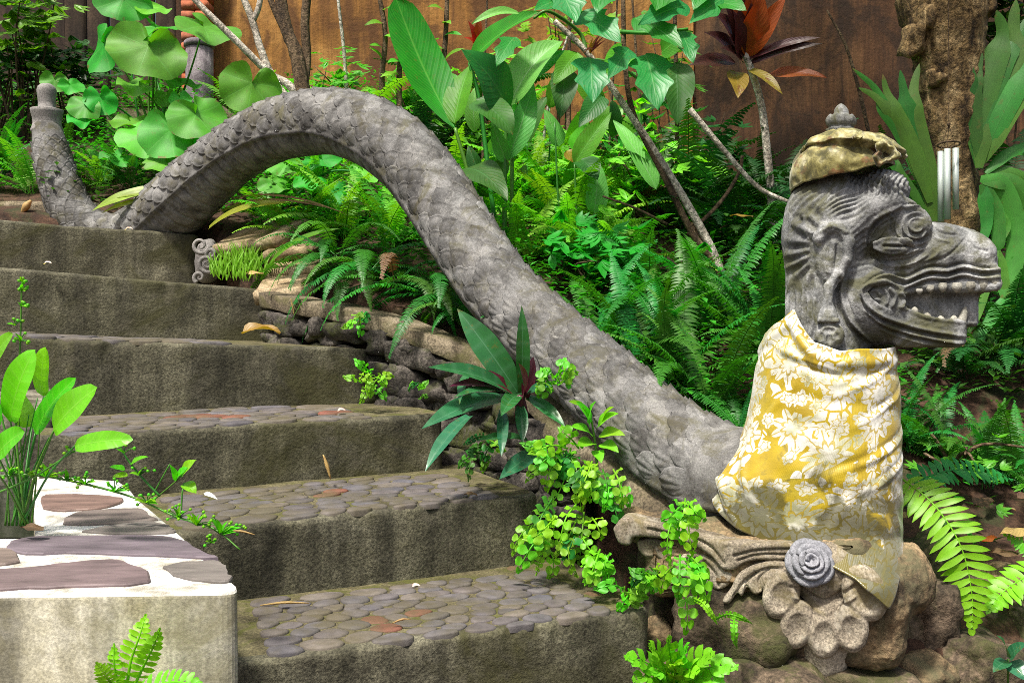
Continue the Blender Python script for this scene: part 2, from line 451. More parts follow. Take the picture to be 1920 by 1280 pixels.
# ---- low pond wall in the left foreground with flagstones set in white mortar
def mortar():
    n = NT('white_mortar'); f = n.noise(9, 5, .7)
    c = n.ramp(f, [(.34, (.42, .40, .35)), (.5, (.66, .65, .61)), (.64, (.76, .75, .73))])
    g = n.noise(4, 4, .7); c = n.mix(n.ramp(g, [(.52, 0.0), (.62, .75)]), c, (.20, .175, .10)); c = n.mix(n.ramp(n.noise(28, 5, .75), [(.54, 0.0), (.66, .6)]), c, (.28, .25, .18)); n.bump(n.noise(60, 6, .75), .9, .008); return n.done(c, .9)
M['mortar'] = mortar()
def flag_mat():
    n = NT('flagstone'); c = n.ramp(n.rnd(), [(0, (.10, .095, .13)), (.35, (.15, .095, .075)), (.6, (.13, .12, .11)), (1, (.17, .11, .09))])
    f = n.noise(9, 5, .6, vec=n.scaled(1, 3, 1)); c = n.mix(.6, c, n.ramp(f, [(.3, .2), (.7, .85)]), 'OVERLAY')
    n.bump(n.noise(40, 4, .6), .35, .004); return n.done(c, .6, .4)
M['flag'] = flag_mat()
ZW = .544
pond_wall = empty('pond_wall', (-.9, 1.6, 0), 'low grey plastered wall with flagstones set in white mortar on top', 'wall')
def pond():
    C = PZ(456, 1112, ZW); E = PZ(268, 942, ZW); A = PZ(-420, 1122, ZW); I = PZ(66, 1008, ZW); I2 = PZ(62, 928, ZW)
    ed = (E - C).normalized(); E2 = E + ed * .35; J2 = I2 + (I2 - I).normalized() * .35
    B = PZ(-420, 1012, ZW)
    ac = (A - C).normalized(); rc = .045
    arc = []
    for t in np.linspace(0, 1, 9):
        p0, p1, p2 = C + ac * rc, C, C + ed * rc
        arc.append(p0 * (1 - t) ** 2 + p1 * 2 * t * (1 - t) + p2 * t * t)
    ring = [A] + arc
    for t in np.linspace(.1, 1, 8): ring.append(C.lerp(E2, t) + Vector((.006 * nz((t * 3, 0, 0), 2), 0, 0)))
    ring += [J2, I, B]
    bm = bmesh.new()
    vb = [bm.verts.new(Vector((p.x, p.y, -.2)) - pond_wall.location) for p in ring]
    f = bm.faces.new(vb); ex = bmesh.ops.extrude_face_region(bm, geom=[f])
    for g in ex['geom']:
        if isinstance(g, bmesh.types.BMVert): g.co.z = ZW
    top = [e for e in bm.edges if all(abs(v.co.z - ZW) < 1e-5 for v in e.verts)]
    bmesh.ops.bevel(bm, geom=top, offset=.007, segments=3, affect='EDGES', profile=.6)
    bmesh.ops.recalc_face_normals(bm, faces=bm.faces)
    me = bpy.data.meshes.new('plaster_body'); bm.to_mesh(me); bm.free()
    me.materials.append(M['plaster']); me.materials.append(M['mortar'])
    for p in me.polygons:
        p.use_smooth = False
        if p.normal.z > .5: p.material_index = 1
    link('plaster_body', me, None, pond_wall)
    flags = [[(-60, 1075), (60, 1068), (150, 1058), (215, 1055), (255, 1070), (275, 1090), (230, 1098), (120, 1102), (0, 1107), (-60, 1111)],
             [(-60, 1035), (10, 1033), (32, 1046), (25, 1057), (-60, 1062)],
             [(20, 1030), (45, 1014), (130, 1009), (280, 1008), (330, 1015), (378, 1040), (384, 1046), (250, 1042), (130, 1038), (60, 1040)],
             [(308, 1066), (340, 1058), (400, 1055), (422, 1065), (434, 1085), (420, 1094), (370, 1091), (335, 1083)],
             [(160, 998), (215, 987), (285, 982), (318, 992), (322, 999), (240, 1002)],
             [(122, 975), (160, 962), (255, 957), (278, 970), (282, 977), (180, 984), (130, 984)],
             [(85, 955), (90, 931), (200, 933), (225, 942), (180, 955), (110, 958)],
             [(-260, 1030), (-80, 1036), (-85, 1110), (-260, 1108)]]
    for pg in flags:
        q = [PZ(u, v, ZW) for u, v in pg]; c = sum(q, Vector()) / len(q)
        # smooth, slightly ragged outline
        q = [c + (x - c) * (1.07 if pg[0][0] < 300 else 1.0) for x in q]
        loop = catmull([tuple(x) for x in q] + [tuple(q[0])], len(q) * 4 + 1)[:-1]
        pts = []
        for x in loop:
            x = Vector(x); x += Vector((nz(x, 45) * .006 + nz(x, 130) * .003, nz(x, 45, 3) * .006 + nz(x, 130, 5) * .003, 0)); pts.append(x)
        n = len(pts); V = []
        for f, z in ((1.0, -.004), (.995, .003), (.97, .0055)):
            V += [c + (x - c) * f + Vector((0, 0, z + .001 * nz(x, 30))) for x in pts]
        F = [(a * n + j, a * n + (j + 1) % n, (a + 1) * n + (j + 1) % n, (a + 1) * n + j) for a in range(2) for j in range(n)]
        F.append(tuple(2 * n + j for j in range(n)))
        world_child('flagstone', V, F, M['flag'], pond_wall, smooth=False)
pond()
def water_mat():
    n = NT('pond_water'); n.bump(n.noise(14, 2), .08, .01); return n.done((.008, .014, .006), .06, .5)
wl = [PZ(-700, 1008, ZW - .05), PZ(72, 1008, ZW - .05), PZ(66, 890, ZW - .05), PZ(-500, 890, ZW - .05)]
tag(mesh('pond_water', wl, [(0, 1, 2, 3)], water_mat()), kind='structure')

# ---- plastered side wall that ends the third step on the left
def block(name, c, size, yaw, mat, parent, nd=.008, seg=14, bev=.02):
    bm = bmesh.new(); bmesh.ops.create_cube(bm, size=1)
    bmesh.ops.scale(bm, vec=size, verts=bm.verts)
    bmesh.ops.bevel(bm, geom=bm.edges[:], offset=bev, segments=2, affect='EDGES')
    bmesh.ops.subdivide_edges(bm, edges=[e for e in bm.edges if e.calc_length() > .08], cuts=seg, use_grid_fill=True)
    for v in bm.verts: v.co += Vector((nz(v.co, 9, c[0]), nz(v.co, 9, 5 + c[1]), nz(v.co, 9, 9))) * nd
    me = bpy.data.meshes.new(name); bm.to_mesh(me); bm.free()
    for p in me.polygons: p.use_smooth = True
    o = link(name, me, mat, parent); o.location = Vector(c) - (parent.location if parent else Vector()); o.rotation_euler = (0, 0, yaw)
    return o
sw = block('side_wall', P(-20, 800, 2.80) + Vector((-.13, .2, -.40)), (.46, .6, .97), R(24), M['oldplaster'], None)
tag(sw, 'stained grey side wall at the left end of the stairs behind the pond plants', 'wall')

# ---- curved retaining wall of rough stones under a concrete coping, right of the upper steps
ret = empty('retaining_wall', P(720, 760, 3.45), 'curved retaining wall of dark rough stones under a concrete coping beside the steps', 'wall')
def retaining():
    pts = [(500, 548, 3.95), (560, 560, 3.82), (640, 573, 3.68), (720, 594, 3.55), (800, 622, 3.42), (880, 655, 3.32), (960, 702, 3.2), (1030, 760, 3.05), (1090, 830, 2.9)]
    pl = spline3([P(*p) for p in pts], 60)
    sec = [(-.034, -.062), (-.036, -.058), (-.037, -.005), (-.033, 0), (.02, .003), (.11, .002), (.134, -.006), (.135, -.07)]
    V = []; F = []; m = len(sec)
    for i, p in enumerate(pl):
        t = (pl[min(i + 1, 59)] - pl[max(i - 1, 0)]); t.z = 0; t.normalize(); n = Vector((-t.y, t.x, 0))
        for a, z in sec:
            q = p + n * a + Vector((0, 0, z)); V.append(q + Vector((nz(q, 16), nz(q, 16, 4), nz(q, 16, 8))) * .006)
    for i in range(59):
        for j in range(m): F.append((i * m + j, i * m + (j + 1) % m, (i + 1) * m + (j + 1) % m, (i + 1) * m + j))
    F += [tuple(range(m - 1, -1, -1)), tuple(59 * m + j for j in range(m))]
    F = [f[::-1] for f in F]
    world_child('coping', V, F, M['coping'], ret)
    # core behind the stones
    V = []; F = []
    for p in pl: V += [p + Vector((.02, .07, -.06)), p + Vector((.02, .07, -.75))]
    for i in range(59): F.append((2 * i, 2 * i + 1, 2 * i + 3, 2 * i + 2))
    world_child('core', V, F, M['soil'], ret)
    rs = random.Random(4); L = len(pl)
    rows = 6
    for r in range(rows):
        s = 2.0 + rs.random() * 2
        while s < L - 2:
            w = rs.uniform(2.2, 5.2); i = min(int(s), L - 1); p = pl[i] + Vector((0, .03, -.105 - r * .105 + rs.uniform(-.012, .012)))
            t = (pl[min(i + 1, L - 1)] - pl[max(i - 1, 0)]); t.z = 0; t.normalize()
            rock('stone', p, (w * .021 + .008, .075, .050 + rs.uniform(-.006, .016)), math.atan2(t.y, t.x), M['darkrock'], ret, rs.randrange(999), 3, .55, .6)
            s += w
def rock(name, c, r, yaw, mat, parent, seed, sub=3, rough=.35, box=.8):
    bm = bmesh.new(); bmesh.ops.create_icosphere(bm, subdivisions=sub, radius=1)
    for v in bm.verts:
        p = v.co.copy(); q = Vector((abs(p.x) ** box * (1 if p.x > 0 else -1), abs(p.y) ** box * (1 if p.y > 0 else -1), abs(p.z) ** box * (1 if p.z > 0 else -1)))
        d = 1 + rough * fbm(p, .9, 2, seed * 1.37) + rough * .22 * fbm(p, 3.0, 3, seed) - rough * .5 * abs(nz(p, 1.6, seed * 2.1)) * (sub > 2)
        v.co = Vector((q.x * r[0], q.y * r[1], q.z * r[2])) * d
    me = bpy.data.meshes.new(name); bm.to_mesh(me); bm.free()
    for f in me.polygons: f.use_smooth = True
    o = link(name, me, mat, parent); o.location = Vector(c) - (parent.location if parent else Vector()); o.rotation_euler = (0, 0, yaw)
    return o
retaining()

# ---- boundary wall
def wall_mat(name, stops, dirt, st_amt):
    n = NT(name); f = n.noise(1.6, 6, .65, dist=.3)
    c = n.ramp(f, stops)
    st = n.noise(1, 6, .75, vec=n.scaled(34, 1, 1.6), dist=.6); c = n.mix(st_amt, c, n.ramp(st, [(.34, .2), (.5, .5), (.66, .8)]), 'OVERLAY')
    st2 = n.noise(1, 5, .7, vec=n.scaled(4, 1, .8), dist=.4); c = n.mix(n.ramp(st2, [(.45, 0.0), (.6, .85)]), c, dirt)
    c = n.mix(n.ramp(n.noise(2.3, 6, .7, dist=1.2), [(.50, 0.0), (.60, .75)]), c, dirt)
    n.bump(n.noise(30, 5, .7), .5, .012); return n.done(c, .9)
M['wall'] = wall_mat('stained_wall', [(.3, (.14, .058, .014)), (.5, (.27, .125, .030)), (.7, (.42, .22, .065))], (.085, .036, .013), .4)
M['shadedwall'] = wall_mat('shaded_wall_plaster', [(.3, (.035, .016, .008)), (.5, (.075, .034, .014)), (.7, (.125, .062, .025))], (.022, .012, .007), .6)  # right stretch of wall: the tree's shade is painted into this darker brown
def slabmesh(x0, x1, y0, y1, z0, z1, nx, nzv, disp, mat, name, parent=None):
    V = []; F = []
    for j in range(nzv + 1):
        for i in range(nx + 1):
            p = Vector((lerp(x0, x1, i / nx), y0, lerp(z0, z1, j / nzv))); p.y += disp * fbm(p, 2.2, 4); V.append(p)
    w = nx + 1
    for j in range(nzv):
        for i in range(nx): F.append((j * w + i, j * w + i + 1, (j + 1) * w + i + 1, (j + 1) * w + i))
    b = len(V); V += [(x0, y1, z0), (x1, y1, z0), (x1, y1, z1), (x0, y1, z1)]
    F += [(b + 1, b, b + 3, b + 2), (nzv * w, nzv * w + nx, b + 2, b + 3), (0, nzv * w, b + 3, b), (nx, b + 1, b + 2, nzv * w + nx)]
    return mesh(name, V, F, mat, parent)
YW = 7.0
bw = slabmesh(P(398, 100, YW).x, P(1300, 100, YW).x, YW, YW + .2, .2, 4.6, 60, 40, .02, M['wall'], 'boundary_wall')
tag(bw, 'orange brown rain streaked plaster wall behind the planting', 'wall')
bw2 = slabmesh(P(1300, 100, YW).x + .003, 6.5, YW + .03, YW + .24, .2, 4.6, 60, 40, .03, M['shadedwall'], 'boundary_wall')
tag(bw2, 'streaked plaster wall behind the red leaved plant and the tree, with tree shade painted into its dark brown', 'wall')
M['gatewood'] = stone('dark_gate_wood', [(.3, (.018, .012, .008)), (.5, (.035, .022, .014)), (.7, (.06, .042, .022))], 3, .3, streak=.4, fine=60)
gate = empty('wooden_gate', (P(200, 200, YW + .1).x, YW + .1, 1.2), 'dark brown wooden gate in the wall behind the heart leaved plants', 'gate')
g0, g1 = P(122, 100, YW + .1).x, P(335, 100, YW + .1).x
npl = 5
for i in range(npl):
    a = lerp(g0, g1, i / npl); b = lerp(g0, g1, (i + 1) / npl)
    bl = block('plank', ((a + b) / 2, YW + .1, 2.6), ((b - a) - .012, .04, 3.0), 0, M['gatewood'], gate, .003, 3, .006)
tag(slabmesh(P(325, 100, YW).x, P(397, 100, YW).x, YW + .06, YW + .22, .2, 4.6, 8, 16, .01, M['shadedwall'], 'gate_jamb'), 'dark plaster jamb between the wooden gate and the brick pier', 'wall')
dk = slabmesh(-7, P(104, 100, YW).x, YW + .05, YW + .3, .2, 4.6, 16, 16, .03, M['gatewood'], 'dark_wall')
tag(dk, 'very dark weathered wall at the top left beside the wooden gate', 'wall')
def brick_mat():
    n = NT('fired_brick'); c = n.ramp(n.rnd(), [(0, (.30, .075, .03)), (.5, (.42, .12, .05)), (1, (.26, .09, .05))])
    c = n.mix(.5, c, n.ramp(n.noise(40, 4, .7), [(.3, .2), (.7, .8)]), 'OVERLAY'); n.bump(n.noise(90, 4, .7), .5, .004); return n.done(c, .9)
M['brick'] = brick_mat()
pier = empty('brick_pier', P(372, 190, YW - .12), 'narrow red brick pier at the end of the orange wall', 'pier')
pz = pier.location
for i in range(26):
    for s in (0, 1):
        off = .005 * nz((i, s, 0), 3)
        b = block('brick', (pz.x - .048 + s * .1 + off, pz.y, pz.z + i * .075 - .6), (.092, .16, .062), 0, M['brick'], pier, .004, 1, .005)
post = empty('stone_post', P(374, 195, YW - .35), 'short grey purple round post standing before the brick pier', 'post')
M['post'] = stone('post_stone', [(.3, (.07, .055, .065)), (.5, (.16, .135, .15)), (.7, (.27, .24, .25))], 7, .3, streak=.4)
pb_, pt_ = P(374, 210, YW - .35), P(374, 92, YW - .35)
v, f, uv = tube_geo([pb_ + Vector((0, 0, -.3)), pb_, pb_.lerp(pt_, .5), pt_, pt_ + Vector((0, 0, .01))], [.10, .10, .095, .094, .08], 20, True, Vector((1, 0, 0)), .03, 9)
world_child('shaft', v, f, M['post'], post)
v, f, uv = tube_geo([pt_ + Vector((0, 0, .012)), pt_ + Vector((0, 0, .04)), pt_ + Vector((0, 0, .055))], [.106, .106, .09], 20)
world_child('cap', v, f, M['post'], post)
# ------------------------------------------------------------------ the dragon statue
statue = empty('dragon_statue', P(1540, 1000, 2.4), 'grey stone dragon statue arching beside the stairs with its mouth open', 'statue')
BODY = [(88, 238, 25, 5.0), (97, 290, 32, 4.95), (113, 345, 36, 4.9), (138, 400, 38, 4.85), (180, 437, 40, 4.8), (235, 445, 46, 4.75), (290, 420, 56, 4.68),
        (330, 386, 60, 4.6), (382, 338, 58, 4.5), (443, 287, 55, 4.38), (515, 247, 57, 4.2), (575, 233, 60, 4.08), (632, 231, 61, 3.95), (700, 252, 65, 3.82),
        (760, 296, 66, 3.7), (810, 358, 66, 3.6), (850, 420, 66, 3.5), (895, 490, 68, 3.38), (950, 562, 69, 3.25), (1030, 640, 73, 3.08), (1110, 710, 78, 2.92),
        (1200, 795, 86, 2.76), (1290, 865, 96, 2.62), (1380, 900, 100, 2.5), (1470, 890, 102, 2.43), (1530, 840, 100, 2.4), (1550, 760, 92, 2.38), (1552, 680, 82, 2.38)]
class Body:
    def __init__(s):
        c = [(*P(u, v, d), r * d / FPX) for u, v, r, d in BODY]
        q = catmull(c, 900); s.c = q[:, :3]; s.r = q[:, 3]
        L = np.concatenate([[0], np.cumsum(np.linalg.norm(np.diff(s.c, axis=0), axis=1))]); s.len = L[-1]
        S = np.linspace(0, L[-1], 900)
        s.c = np.stack([np.interp(S, L, s.c[:, k]) for k in range(3)], 1); s.r = np.interp(S, L, s.r); s.S = S
        # arc length at each control point
        s.knots = [S[np.argmin(((s.c - np.array(P(u, v, d))) ** 2).sum(1))] for u, v, r, d in BODY]
        T = np.gradient(s.c, axis=0); T /= np.linalg.norm(T, axis=1, keepdims=True)
        Lt = np.array((.68, .735, 0.0)); Lt /= np.linalg.norm(Lt)
        B = np.cross(T, Lt); B /= np.linalg.norm(B, axis=1, keepdims=True)
        if B[300, 2] > 0: B = -B
        Lt2 = np.cross(B, T); Lt2 *= np.sign((Lt2 @ Lt))[:, None]
        s.T, s.B, s.L = T, B, Lt2
    def at(s, x, arr): return np.array([np.interp(x, s.S, arr[:, k]) for k in range(3)]).T if arr.ndim == 2 else np.interp(x, s.S, arr)
    def pos(s, x, phi, h):
        x = np.asarray(x, float); phi = np.asarray(phi, float)
        c, r, B, L = s.at(x, s.c), s.at(x, s.r), s.at(x, s.B), s.at(x, s.L)
        d = -B * np.cos(phi)[..., None] - L * np.sin(phi)[..., None]      # phi > 0 turns towards the camera
        return c + d * (r + h)[..., None]
BD = Body()
BELLY = R(114)
def body_mesh():
    n, m = 760, 88
    s = np.linspace(0, BD.len, n); ph = np.linspace(-math.pi, math.pi, m, endpoint=False)
    S_, PH = np.meshgrid(s, ph, indexing='ij'); a = np.abs(PH)
    bel = np.clip((a - BELLY) / .06, 0, 1)
    g = np.abs(np.sin(S_ * math.pi / .062 + .9 * np.cos(PH)))
    h = bel * (-.014 + .011 * np.minimum(1, g * 2.5))
    h += .010 * np.exp(-((a - BELLY) / .045) ** 2) - .006 * np.exp(-((a - BELLY - .12) / .03) ** 2)
    fade = np.clip((S_ - .25) / .2, 0, 1)
    h *= fade
    V = BD.pos(S_.ravel(), PH.ravel(), h.ravel())
    V += np.array([[nz(p, 14), nz(p, 14, 3), nz(p, 14, 6)] for p in V]) * .0035
    F = []
    for i in range(n - 1):
        for j in range(m):
            k = (j + 1) % m; F.append((i * m + j, i * m + k, (i + 1) * m + k, (i + 1) * m + j))
    F += [tuple(range(m - 1, -1, -1)), tuple((n - 1) * m + j for j in range(m))]
    world_child('body', V, F, M['scale'], statue)
body_mesh()
def scale_geo(s0, ph0, wd, ln, fan, rs, na=10, nb=6):
    """one overlapping scale: rooted towards the head, free rounded end towards the tail"""
    r = float(BD.at(s0, BD.r)); bs = np.linspace(0, 1, nb + 1); As = np.linspace(-1, 1, na + 1)
    tw = rs.uniform(-.12, .12); lift = rs.uniform(.75, 1.25)
    A, Bq = np.meshgrid(As, bs)
    hw = .5 * wd * np.where(Bq > .42, np.sqrt(np.maximum(0, 1 - ((Bq - .42) / .58) ** 2)) * .97 + .03 * (Bq < 1), 1)
    x = A * hw; y = Bq * ln
    xr = x + tw * (y - ln * .5)
    edge = np.sqrt(np.clip(A ** 2 * .9, 0, 1)) ; rim = np.maximum(np.abs(A) ** 3, np.clip((Bq - .55) / .45, 0, 1) ** 2)
    h = (-.003 + .0125 * Bq ** 1.1) * lift + .0035 * (1 - A ** 2) * Bq
    if fan: h = h + .0024 * np.cos(np.arctan2(x, y + ln * .15) * (22 if wd > .06 else 16)) * np.clip(Bq * 2, 0, 1) - .001 * rim
    else: h = h - .005 * np.exp(-((np.sqrt((A * .9) ** 2 + (np.clip(Bq - .4, 0, 1) / .6) ** 2) - .76) / .12) ** 2)
    top = BD.pos((s0 - y).ravel(), ph0 + (xr / r).ravel(), h.ravel())
    V = list(top); F = []
    w = na + 1
    for j in range(nb):
        for i in range(na): F.append((j * w + i, (j + 1) * w + i, (j + 1) * w + i + 1, j * w + i + 1))
    border = [j * w for j in range(1, nb + 1)] + [nb * w + i for i in range(1, na + 1)] + [j * w + na for j in range(nb - 1, 0, -1)]
    low = BD.pos((s0 - y).ravel()[border], ph0 + (xr / r).ravel()[border], np.full(len(border), -.004))
    b0 = len(V); V += list(low)
    for i in range(len(border) - 1): F.append((border[i], b0 + i, b0 + i + 1, border[i + 1]))
    return V, F
def scales():
    rs = random.Random(12); items = []
    s = .16; row = 0
    s_end = BD.knots[23]
    while s < s_end:
        r = float(BD.at(s, BD.r)); k = min(1, r / .135)
        wd = max(.034, .082 * k); pitch = wd * .60
        arc = BELLY * 2 - .12; n = max(3, round(arc * r / (wd * .93)))
        for i in range(n):
            ph = -arc / 2 + arc * (i + .5 + (.5 if row % 2 else 0)) / n
            if ph > BELLY - .08: continue
            items.append((s + rs.uniform(-.004, .004), ph + rs.uniform(-.03, .03), wd * rs.uniform(.94, 1.04), wd * rs.uniform(1.0, 1.12)))
        s += pitch; row += 1
    fan_from = BD.knots[18] + .06
    sc = []
    for it in items:
        p = BD.pos([it[0]], [it[1]], np.array([0.0]))[0]; c = BD.at(it[0], BD.c); nrm = (p - c) / np.linalg.norm(p - c)
        view = np.array(CAM) - p; d = np.linalg.norm(view); f = nrm @ view / d
        sc.append((f / d if f > .02 else -1) * it[2])
    order = np.argsort(-np.array(sc)); mb = MB(); L = np.array(statue.location)
    for rank, i in enumerate(order):
        it = items[i]; V, F = scale_geo(*it, it[0] > fan_from + rs.uniform(-.1, .1), rs, *((14, 8) if rank < 300 else (8, 4)))
        if rank < 300: mesh('scale', np.array(V) - L, F, M['scale'], statue)
        else: mb.add(np.array(V) - L, F)
    tag(mb.build('scale_mass', M['scale'], statue), kind='stuff')
scales()
# carved tail tip: bell shaped collar and knob
def tail_tip():
    pr = [(252, 27), (244, 28), (240, 26), (232, 24), (222, 25), (212, 28), (206, 29), (204, 22), (202, 15), (192, 15), (180, 16), (170, 17), (163, 15), (158, 9), (157, 0.5)]
    d = 5.0; pts = []; rad = []
    for v, r in pr: pts.append(P(87 + (v - 157) * .02, v, d)); rad.append(r * d / FPX)
    v, f, uv = tube_geo(pts, rad, 28, True, Vector((1, 0, 0)), .05, 18)
    world_child('tail_tip', v, f, M['statue'], statue)
tail_tip()

# ---- head
HC = P(1560, 420, 2.38); HN = Vector((.324, .946, 0)).normalized()
HK = (PL(1561, 420, HC, HN) - PL(1560, 420, HC, HN)).length
def hmap(V, c=HC, n=HN, k=HK):
    """(u, v, w) in photo pixels of the statue's own upright middle plane -> world"""
    a = (V[:, 0] - CX) / FPX; b = (CY - V[:, 1]) / FPX
    D = np.stack([a, cp + b * sp, -sp + b * cp], 1)
    t = (c - CAM).dot(n) / (D @ np.array(n))
    return np.array(CAM) + D * t[:, None] + np.array(n)[None] * (V[:, 2] * k)[:, None]
def mir(f): return [f(1), f(-1)]
def head():
    X = Vox((1452, 300, -118), (1886, 716, 118), 1.95)
    X.add(X.ell((1562, 425, 0), (94, 108, 88)), 0)
    X.add(X.cone((1546, 470, 0), (1552, 720, 0), 74, 80), 26)
    X.add(X.ell((1640, 400, 0), (66, 66, 74)), 22)
    X.add(X.ell((1655, 356, 0), (52, 38, 60)), 10)
    X.add(X.cone((1690, 472, 0), (1806, 482, 0), 66, 54, .92), 20)
    X.add(X.ell((1820, 490, 0), (50, 50, 47)), 16)
    X.add(X.ell((1765, 472, 0), (60, 48, 56)), 14)
    X.add(X.box((1768, 524, 0), (103, 27, 46), 14), 10)
    X.add(X.ell((1628, 562, 0), (80, 84, 84)), 18)
    X.add(X.cone((1650, 596, 0), (1782, 622, 0), 50, 26, 1.25), 14)
    X.add(X.box((1742, 616, 0), (66, 33, 44), 15), 12)
    for s in (1, -1):
        X.add(X.cone((1592, 440, s * 72), (1630, 398, s * 66), 17, 22), 8)
        X.add(X.cone((1630, 398, s * 66), (1668, 384, s * 58), 22, 21), 8)
        X.add(X.cone((1668, 384, s * 58), (1706, 394, s * 44), 21, 13), 8)
        X.add(X.ell((1710, 427, s * 48), (34, 33, 28)), 7)
        X.add(X.ell((1670, 465, s * 62), (34, 15, 16)), 5)
        X.add(X.ell((1762, 440, s * 26), (26, 18, 20)), 12)                 # nostril ridge
        X.add(X.ell((1838, 474, s * 22), (24, 24, 20)), 12)
        X.add(X.ell((1560, 486, s * 74), (32, 52, 20)), 5)
        ear = [(1537, 455), (1549, 436), (1574, 434), (1590, 459), (1585, 492), (1572, 518), (1560, 536)]
        for a, b in zip(ear, ear[1:]): X.add(X.cone((*a, s * 88), (*b, s * 86), 11, 10), 4)
        X.cut(X.ell((1563, 482, s * 108), (20, 38, 24)), 4)
        X.add(X.cone((1562, 462, s * 90), (1556, 512, s * 88), 6, 7), 4)
        # ear pendant
        X.add(X.cone((1554, 540, s * 88), (1553, 568, s * 90), 10, 8), 3)
        X.add(X.cone((1553, 566, s * 88), (1553, 592, s * 88), 7, 18, 1.0), 2)
        X.add(X.box((1553, 600, s * 88), (20, 4, 18), 3), 2)
        X.add(X.ell((1555, 628, s * 86), (28, 27, 22)), 2)
        X.cut(X.ell((1555, 618, s * 108), (15, 6, 8)), 2); X.cut(X.ell((1555, 634, s * 109), (5, 13, 8)), 2); X.cut(X.ell((1541, 628, s * 107), (5, 7, 7)), 2); X.cut(X.ell((1569, 628, s * 107), (5, 7, 7)), 2)
    # mouth: two side hollows that leave the tongue between them
    X.add(X.box((1750, 572, 0), (84, 40, 18), 10), 6)
    shallow = X.poly([(1622, 549), (1634, 539), (1662, 533), (1690, 549), (1712, 556), (1700, 590), (1672, 584), (1645, 572), (1630, 560)])
    X.S = smax(X.S, -np.maximum(shallow + 0 * X.W, 67 - np.abs(X.W)), 4)
    mouth = [(1690, 560), (1700, 553), (1740, 556), (1800, 553), (1840, 548), (1895, 543), (1895, 606), (1803, 602), (1762, 600), (1730, 592), (1700, 580)]
    pm = X.poly(mouth)
    X.S = smax(X.S, -np.maximum(pm + 0 * X.W, 15 - np.abs(X.W) + np.maximum(0, X.U - 1828) * -.8), 4)
    X.add(np.maximum(X.cone((1690, 586, 0), (1790, 590, 0), 16, 9, 1.8), pm - 2), 3)
    V, F = X.mesh(); N = vnormals(V, F)
    side = np.clip(np.abs(N[:, 2]) * 1.6, 0, 1); D = np.zeros(len(V))
    def ridge(pts, amp, sg, sh=(0, 0), lo=0.0, taper=True):
        nonlocal D
        d, t = dcurve(V, [(p[0] + sh[0], p[1] + sh[1]) for p in pts]); w = np.exp(-(d / sg) ** 2)
        if taper: w = w * np.clip(np.minimum(t, 1 - t) * 9 + .25, 0, 1)
        D += amp * w * side
    lip = [(1614, 545), (1636, 527), (1662, 519), (1693, 526), (1716, 516), (1740, 508), (1771, 509), (1800, 502), (1835, 509), (1873, 506)]
    ridge(lip, 6, 2.8); ridge(lip, -5, 2.2, (0, -6)); ridge(lip[2:], -6, 2.4, (0, 7)); ridge(lip[3:], 5, 2.8, (0, 14)); ridge(lip[3:], -5, 2.4, (0, 21))
    low = [(1690, 549), (1662, 531), (1634, 534), (1614, 548), (1621, 569), (1648, 590), (1690, 606), (1740, 619), (1808, 630)]
    ridge(low, 6.5, 2.8); ridge(low[3:], -5.5, 2.2, (-2, 7)); ridge(low[4:], 5, 2.6, (0, 14)); ridge(low[4:], -4.5, 2.2, (0, 20)); ridge(low[5:], 3, 2.4, (0, 26))
    ridge([(1688, 577), (1730, 594), (1803, 604)], 5, 3)
    ridge([(1650, 558), (1640, 546), (1628, 550), (1634, 560), (1648, 564)], 5, 2.6)
    ridge([(1662, 540), (1674, 556), (1668, 578)], 8, 3.4); ridge([(1682, 548), (1690, 562), (1684, 580)], 8, 3.6); ridge([(1654, 541), (1662, 558), (1658, 574)], 5, 2.6)
    for rr, a in ((12, 4), (17, -5), (22, 4.5), (28, -5.5), (34, 4), (41, -3.5)):
        ridge([(1712 + rr * math.cos(t) * 1.05, 428 + rr * math.sin(t)) for t in np.linspace(.4 + rr * .01, 5.0 + rr * .02, 12)], a, 2.1)
    ridge([(1634, 464), (1658, 455), (1690, 457), (1716, 470)], 5.5, 2.2); ridge([(1634, 466), (1660, 478), (1700, 476), (1720, 470)], 5, 2.2)
    ridge([(1650, 466), (1672, 467), (1702, 468)], -8, 3)
    ridge([(1630, 480), (1660, 492), (1700, 488), (1730, 472)], -4.5, 2.2); ridge([(1628, 487), (1660, 501), (1700, 498), (1736, 480)], 3.5, 2.4); ridge([(1632, 496), (1662, 510), (1704, 506)], -3.5, 2.2)
    br = [(1628, 482), (1626, 450), (1642, 424), (1672, 408), (1708, 398), (1738, 408)]
    ridge(br, -6, 2.6); ridge(br, 4, 2.8, (-6, -6)); ridge(br[:4], -4, 2.2, (7, 6)); ridge(br[:3], 3, 2.4, (13, 10))
    ridge([(1688, 514), (1726, 496), (1764, 486), (1790, 466), (1806, 448)], -3, 2.6); ridge([(1700, 508), (1740, 488), (1756, 474)], 2.5, 2.6)
    ridge([(1806, 452), (1822, 468), (1850, 474)], -2.5, 2.6); ridge([(1744, 426), (1760, 440), (1790, 444)], -4, 2.6); ridge([(1740, 436), (1752, 452), (1775, 458)], 2.5, 3)
    ridge([(1576, 522), (1570, 552), (1585, 602), (1628, 644)], -8, 3.6); ridge([(1582, 520), (1577, 552), (1593, 600), (1634, 640)], 4, 3.4); ridge([(1590, 520), (1585, 552), (1600, 596)], -3, 2.4)
    ridge([(1590, 508), (1630, 498), (1668, 510)], -3.5, 2.4); ridge([(1592, 514), (1628, 505), (1660, 514)], 2.5, 2.4)
    ridge([(1532, 452), (1515, 430), (1508, 410)], 5, 5); ridge([(1520, 455), (1506, 430)], 4, 4); ridge([(1592, 446), (1560, 432), (1536, 446)], 3, 3)
